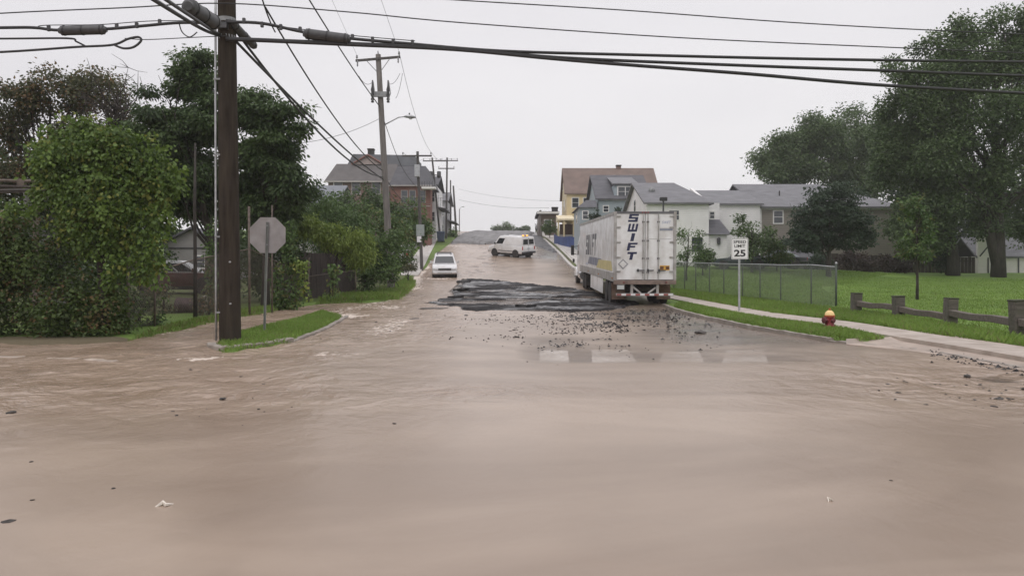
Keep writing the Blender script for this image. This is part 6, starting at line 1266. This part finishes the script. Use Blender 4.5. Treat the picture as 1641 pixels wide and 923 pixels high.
foliage('hanging_vines', np.array([W(g.choice([232, 205, 180, 250]) + g.uniform(-9, 9), g.uniform(330, 455), D - .45)[:] for _ in range(170)] + [W(x_ + g.uniform(-5, 5), y_ + l_ * g.random(), D - .1)[:] for x_, y_, l_ in ((279, 285, 25), (262, 300, 40), (246, 330, 60), (262, 345, 22), (232, 380, 70), (62, 290, 40), (78, 260, 50)) for _ in range(14)]), 8, .22, .12, .09, L_fresh, root, 33, .9, altp=.12)
sprig = []
for x_, y_, dx_, dy_ in ((112, 205, -8, -26), (128, 203, 14, -22), (92, 215, -20, -16), (150, 212, 16, -18), (175, 214, 10, -24), (196, 222, 22, -16), (222, 232, 20, -20), (240, 240, 30, -10), (262, 258, 34, 4), (268, 276, 26, 20), (250, 300, 22, 26), (246, 322, 26, 18), (238, 345, 28, 22), (232, 372, 18, 34), (228, 398, 10, 40), (76, 232, -24, -8), (66, 258, -24, 10), (62, 285, -18, 26), (74, 310, -30, 22), (140, 300, -10, 34), (190, 330, 12, 40), (205, 300, 20, 34), (165, 345, 0, 40), (110, 330, -8, 40), (100, 290, -14, 30), (30, 338, -10, -18), (10, 345, 8, -22), (48, 345, 10, -20)):
    for t in np.linspace(0, 1, 7): sprig.append((*W(x_ + dx_ * t + g.gauss(0, 2), y_ + dy_ * t + 10 * t * t + g.gauss(0, 2), D - .25 * (y_ > 290) + g.uniform(-.1, .1))[:], .5 + .5 * t))
foliage('foliage', np.array(sprig), 9, .17, .12, .085, L_fresh, root, 34, .5, altp=.1)
# undergrowth behind the left fence: separate shrubs
def shrub(px0, px1, py0, py1, D, label, leaf, n, per=10, r=.35, L_=.14, Wd=.10, seed=0, droop=.45, gap=.36, name='bush', altp=.05, group=None, boxes=None, stem=.05, limbs=5):
    px = (px0 + px1) / 2; b = gnd(px, D); bs = boxes or [bl(px0, px1, py0, py1, D), bl(px0, (px0 + px1) / 2 + 6, (py0 + py1) / 2, py1, D - .3), bl((px0 + px1) / 2 - 6, px1, (py0 + py1) / 2, py1, D - .2)]
    return tree(name, b, bs, label, leaf, barkd, n, per, r, L_, Wd, stem, seed, 'bush', group, droop=droop, gap=gap, gs=.5, shell=.5, altp=altp, limbs=limbs)
shrub(-80, 60, 300, 480, 27, 'dark shrub under the shed roof at the far left', L_dark, 420, seed=41)
shrub(40, 150, 300, 470, 28, 'dark shrub filling the gap behind the vine mound', L_dark, 420, seed=42)
shrub(190, 262, 300, 470, 36, 'dark tangled shrub left of the garage wall', L_dark, 330, seed=43, r=.5, L_=.2)
shrub(345, 400, 270, 470, 38, 'dark shrub behind the near pole right of the garage', L_dark, 380, seed=44, r=.5, L_=.2)
shrub(395, 480, 300, 480, 34, 'dark shrub behind the sign with trailing vines', L_dark, 460, seed=45, r=.45, L_=.2)
shrub(230, 345, 250, 372, 60, 'dark tree mass above the garage roof', L_dark, 420, seed=46, r=.8, L_=.35, Wd=.2, name='broadleaf_tree')
shrub(90, 240, 250, 400, 48, 'dark tree deep in the lot behind the vine mound', L_dark, 420, seed=47, r=.8, L_=.35, Wd=.2, name='broadleaf_tree')
shrub(380, 500, 240, 400, 50, 'dark tree deep in the lot behind the stop sign', L_dark, 420, seed=48, r=.8, L_=.35, Wd=.2, name='broadleaf_tree')
shrub(-100, 60, 220, 400, 45, 'dark tree at the far left deep in the lot', L_dark, 380, seed=49, r=.8, L_=.35, Wd=.2, name='broadleaf_tree')
shrub(120, 215, 380, 540, 21, 'dense dark filler shrub added inside the vine mound', L_dark, 420, seed=53)  # unseen filler, added to close bright gaps behind the vines
# low weeds in the lot
shrub(185, 262, 470, 535, 21.5, 'weedy low plants at the foot of the vine mound', L_mid, 150, 8, .22, .10, .06, 50, name='weed_patch')
shrub(225, 300, 455, 515, 27, 'weeds around the rusty drum', L_brown, 150, 8, .25, .10, .06, 51, name='weed_patch', altp=.3)
shrub(318, 352, 462, 505, 26, 'flowering weeds left of the near pole', L_brown, 110, 8, .25, .10, .06, 52, name='weed_patch', altp=.4)
q = on(313, 514, .13); o = MB().tube([q + Vector((0, 0, -.2)), W(313, 440, q.y), W(312, 330, q.y), W(313, 230, q.y + .3)], [.07, .06, .05, .03], 8).build('tree_stem', slim, smooth=True); tag(o, 'slim dark bare stem standing in front of the garage', 'tree')
# hanging vines by the stop sign
def vines(lab, segs, leaf, seed, n):
    g = random.Random(seed); pts = []; root = None; tubes = MB()
    q = on(segs[0][0][0], 494, .13); D = q.y + .05; root = thing('hanging_vine', Vector((q.x, D, q.z)), lab, 'vine')
    for (x0, y0), (x1, y1), w in segs:
        tubes.tube(limb_path(W(x0, y0, D), W(x1, y1, D), 5, .03, seed), .018, 5)
        for k in range(n): t = g.random(); pts.append(W(x0 + (x1 - x0) * t + g.gauss(0, w), y0 + (y1 - y0) * t, D + g.uniform(-.15, .1))[:])
    tubes.build('stem', slim, root, smooth=True, recalc=False); foliage('leaves', np.array(pts), 7, .16, .13, .10, leaf, root, seed, .9, altp=.15)
vines('thick column of vine leaves draping right of the stop sign', [((464, 352), (462, 420), 6), ((462, 420), (474, 492), 9)], L_mid, 61, 70)
vines('thin vine strand trailing down beside the stop sign post', [((447, 425), (440, 492), 5), ((452, 470), (455, 494), 6)], L_mid, 62, 34)
vines('curling vine arching over the short grey post', [((474, 424), (484, 420), 3), ((484, 420), (488, 480), 5)], L_yel, 63, 26)
vines('vine strand hanging on the board fence near the grey pole', [((536, 425), (533, 475), 5)], L_mid, 64, 34)
vines('leaf strands on the dark stem beside the near pole', [((338, 345), (345, 430), 6), ((340, 430), (338, 470), 5)], L_mid, 65, 40)
# bushes along the left fence up the hill
tree('bush', gnd(530, 35), [bl(474, 530, 346, 382, 34), bl(515, 580, 354, 405, 34.5), bl(548, 600, 372, 430, 35)], 'bush of bright yellow-green fronds overhanging the board fence', L_yel, barkd, 520, 11, .36, .21, .06, .06, 71, 'bush', droop=.8, gap=.34, gs=.5)
tree('bush', gnd(535, 41), [bl(480, 560, 312, 372, 41), bl(530, 600, 330, 400, 41), bl(495, 560, 350, 420, 40.5)], 'feathery mid-green bush rising behind the yellow-green fronds', L_mid, barkd, 600, 12, .45, .24, .07, .1, 72, 'bush', droop=.7, gap=.36, gs=.6)
tree('bush', gnd(585, 40), [bl(545, 625, 375, 460, 40), bl(560, 640, 400, 472, 39.5), bl(590, 650, 370, 430, 40.5)], 'dense dark bush at the foot of the grey pole', L_mid, barkd, 650, 11, .42, .17, .10, .1, 73, 'bush', droop=.5, gap=.38, gs=.5)
tree('bush', gnd(602, 52), [bl(560, 640, 325, 400, 52), bl(600, 665, 342, 420, 52)], 'bush with a light green tuft behind the grey pole', L_mid, barkd, 420, 11, .55, .24, .12, .1, 74, 'bush', droop=.5, gap=.38, gs=.7, altp=.2)
tree('broadleaf_tree', gnd(585, 66), [bl(545, 618, 293, 350, 66), bl(560, 645, 308, 370, 66), bl(535, 575, 306, 360, 66), bl(600, 650, 318, 370, 66)], 'small dark tree in front of the brick house', L_dark, barkd, 420, 12, .7, .32, .16, .15, 75, droop=.4, gap=.36, gs=1.)
tree('bush', gnd(660, 72), [bl(630, 690, 335, 400, 72), bl(636, 684, 318, 370, 72), bl(665, 690, 345, 395, 72.5)], 'green shrub screening the brick house beside the roadside sign', L_mid, barkd, 420, 11, .6, .28, .14, .1, 76, 'bush', droop=.4, gap=.36, gs=.8)
tree('bush', gnd(535, 60), [bl(495, 560, 318, 370, 60)], 'mid-green shrub below the plain blue-grey roof', L_mid, barkd, 300, 11, .6, .28, .13, .1, 77, 'bush', droop=.4, gap=.36, gs=.8)
shrub(640, 668, 415, 440, 50, 'low scrubby bush at the retaining wall foot', L_brown, 90, 8, .25, .12, .07, 78)
shrub(716, 732, 366, 388, 108, 'low green verge bush beneath the hilltop poles', L_mid, 70, 8, .6, .3, .16, 79)
# right side
tree('broadleaf_tree', gnd(1600, 56), [bl(1500, 1600, 50, 150, 56), bl(1570, 1690, 40, 130, 56.5), bl(1515, 1550, 22, 80, 56), bl(1575, 1615, 8, 70, 56), bl(1620, 1660, 14, 80, 56), bl(1470, 1510, 52, 110, 56), bl(1425, 1465, 88, 140, 56), bl(1440, 1540, 95, 190, 55.5), bl(1520, 1640, 120, 250, 55), bl(1600, 1720, 120, 260, 56), bl(1450, 1560, 180, 290, 55.5), bl(1560, 1680, 220, 330, 56), bl(1480, 1590, 270, 365, 57), bl(1610, 1720, 290, 395, 57), bl(1540, 1640, 290, 385, 57)], 'towering green tree with a forked trunk at the right edge', L_grey, bark, 2900, 36, .85, .22, .14, .42, 81, droop=.25, gap=.36, gs=1.6, limbs=30, fork=tuple(W(1560, 250, 56)))
tree('broadleaf_tree', gnd(1528, 58), [bl(1405, 1490, 140, 240, 58), bl(1400, 1470, 215, 310, 58), bl(1460, 1560, 200, 320, 57.5), bl(1440, 1530, 290, 370, 58), bl(1430, 1520, 330, 405, 58.5)], 'tall dark tree with a single trunk left of the forked one', L_grey, bark, 1800, 36, .85, .22, .14, .38, 82, droop=.3, gap=.36, gs=1.5, limbs=22)
tree('broadleaf_tree', gnd(1300, 95), [bl(1210, 1290, 215, 300, 95), bl(1255, 1350, 185, 290, 95), bl(1225, 1320, 240, 310, 94)], 'rounded distant tree behind the taupe roof, left of two', L_grey, bark, 1100, 30, 1.2, .34, .23, .35, 83, droop=.25, gap=.34, gs=2.2, limbs=16)
tree('broadleaf_tree', gnd(1390, 98), [bl(1320, 1410, 172, 280, 98), bl(1370, 1450, 190, 310, 97), bl(1330, 1430, 250, 330, 97)], 'rounded distant tree behind the taupe roof, right of two', L_grey, bark, 1100, 30, 1.2, .34, .23, .35, 84, droop=.25, gap=.34, gs=2.2, limbs=16)
for k, (px, D, top, lab) in enumerate(((1470, 88, 270, 'dark background tree behind the sapling'), (1560, 90, 250, 'dark background tree behind the big trunks'), (1650, 86, 260, 'dark background tree behind the shed roof'))):
    tree('broadleaf_tree', gnd(px, D), [bl(px - 60, px + 60, top, 380, D), bl(px - 70, px + 20, 330, 435, D), bl(px - 20, px + 70, 330, 435, D)], lab, L_navy, bark, 600, 13, 1.3, .55, .28, .3, 90 + k, droop=.3, gap=.3, gs=2, limbs=10)
tree('ornamental_tree', gnd(1328, 54), [bl(1290, 1380, 292, 340, 54), bl(1262, 1370, 325, 372, 54), bl(1300, 1400, 330, 380, 54), bl(1255, 1340, 362, 405, 54), bl(1320, 1402, 365, 405, 54)], 'round dark ornamental tree on a short trunk at the lawn edge', L_navy, barkd, 1700, 16, .45, .18, .13, .16, 85, droop=.3, gap=.3, gs=.9, limbs=20, flat=.4)
tree('sapling', gnd(1469.5, 34.5), [bl(1452, 1492, 296, 350, 34.5), bl(1445, 1490, 335, 390, 34.5), bl(1440, 1500, 370, 420, 34.5)], 'slim young tree with a loose yellow-green crown on the lawn', L_mid, barkd, 230, 11, .28, .16, .09, .06, 86, droop=.35, gap=.42, gs=.5, limbs=14, altp=.15)
tree('broadleaf_tree', gnd(1205, 56), [bl(1168, 1210, 345, 385, 56), bl(1195, 1240, 350, 400, 56), bl(1180, 1225, 380, 420, 56)], 'small open blue-green tree behind the speed sign', L_grey, bark, 260, 11, .42, .22, .11, .09, 87, droop=.35, gap=.45, gs=.7, limbs=14)
shrub(1222, 1268, 383, 424, 57, 'round yellow-green bush between parked cars and dark tree', L_mid, 330, 10, .35, .16, .1, 88, altp=.2)
tree('bush', gnd(1100, 52), [bl(1084, 1112, 350, 390, 52), bl(1088, 1132, 375, 425, 52), bl(1084, 1110, 400, 440, 52)], 'sparse twiggy shrub beside the truck tail', L_mid, bark, 150, 8, .36, .16, .09, .06, 89, 'bush', droop=.3, gap=.46, gs=.6, limbs=18)
shrub(1106, 1146, 399, 426, 55, 'dark rounded shrub against the white wall', L_dark, 220, 10, .35, .16, .1, 101)
shrub(1345, 1402, 398, 442, 60, 'purple-brown shrub under the dark ornamental tree', L_purp, 260, 10, .4, .18, .11, 102)
shrub(1285, 1345, 405, 440, 60, 'dark hedge bush left of the ornamental trunk', L_navy, 260, 10, .4, .18, .11, 103)
shrub(1415, 1460, 398, 436, 60.5, 'dull red-brown shrub behind the sapling', L_purp, 240, 10, .4, .18, .11, 104)
shrub(1500, 1530, 395, 430, 59, 'dark bush close left of the single trunk', L_navy, 160, 10, .4, .18, .11, 105)
for k, (a, b_, t, lab) in enumerate(((944, 953, 340, 'shorter dark cone shrub by the blue-grey house corner'), (951, 962, 336, 'taller dark cone shrub by the blue-grey house corner'), (984, 996, 325, 'dark cone shrub standing alone in front of the blue-grey house'))):
    D = 74; x = wx((a + b_) / 2, D); rx = wx(b_, D) - wx(a, D); top = wz(t, D); z0 = Hs(x, D); tree('conifer_shrub', Vector((x, D, z0)), [(x, D, z0 + (top - z0) * f, rx * w, rx * w, (top - z0) * .22) for f, w in ((.2, .6), (.45, .6), (.68, .5), (.86, .3))], lab, L_navy, barkd, 260, 9, .25, .16, .08, .07, 110 + k, 'shrub', droop=-.4, gap=.2, limbs=6)
shrub(872, 890, 352, 374, 104, 'green bush in front of the dark hilltop house', L_mid, 160, 10, .5, .25, .14, 115)
# far trees over the crest
for k, (px, w, top, lab) in enumerate(((799, 12, 362, 'small hazy tree over the hill crest, beside the larger round one'), (812, 11, 357, 'larger round hazy tree over the hill crest'), (829, 5, 366, 'tiny hazy tree over the crest right of the round one'), (842, 6, 365, 'tiny hazy tree over the crest nearest the hilltop house'))):
    D = 215; tree('broadleaf_tree', gnd(px, D), [bl(px - w * .8, px + w * .8, top, 373, D), bl(px - w * .6, px + w * .8, top + 4, 375, D)], lab, L_grey, bark, 160, 10, .9, .5, .3, .2, 120 + k, gap=.25, gs=2, limbs=5)
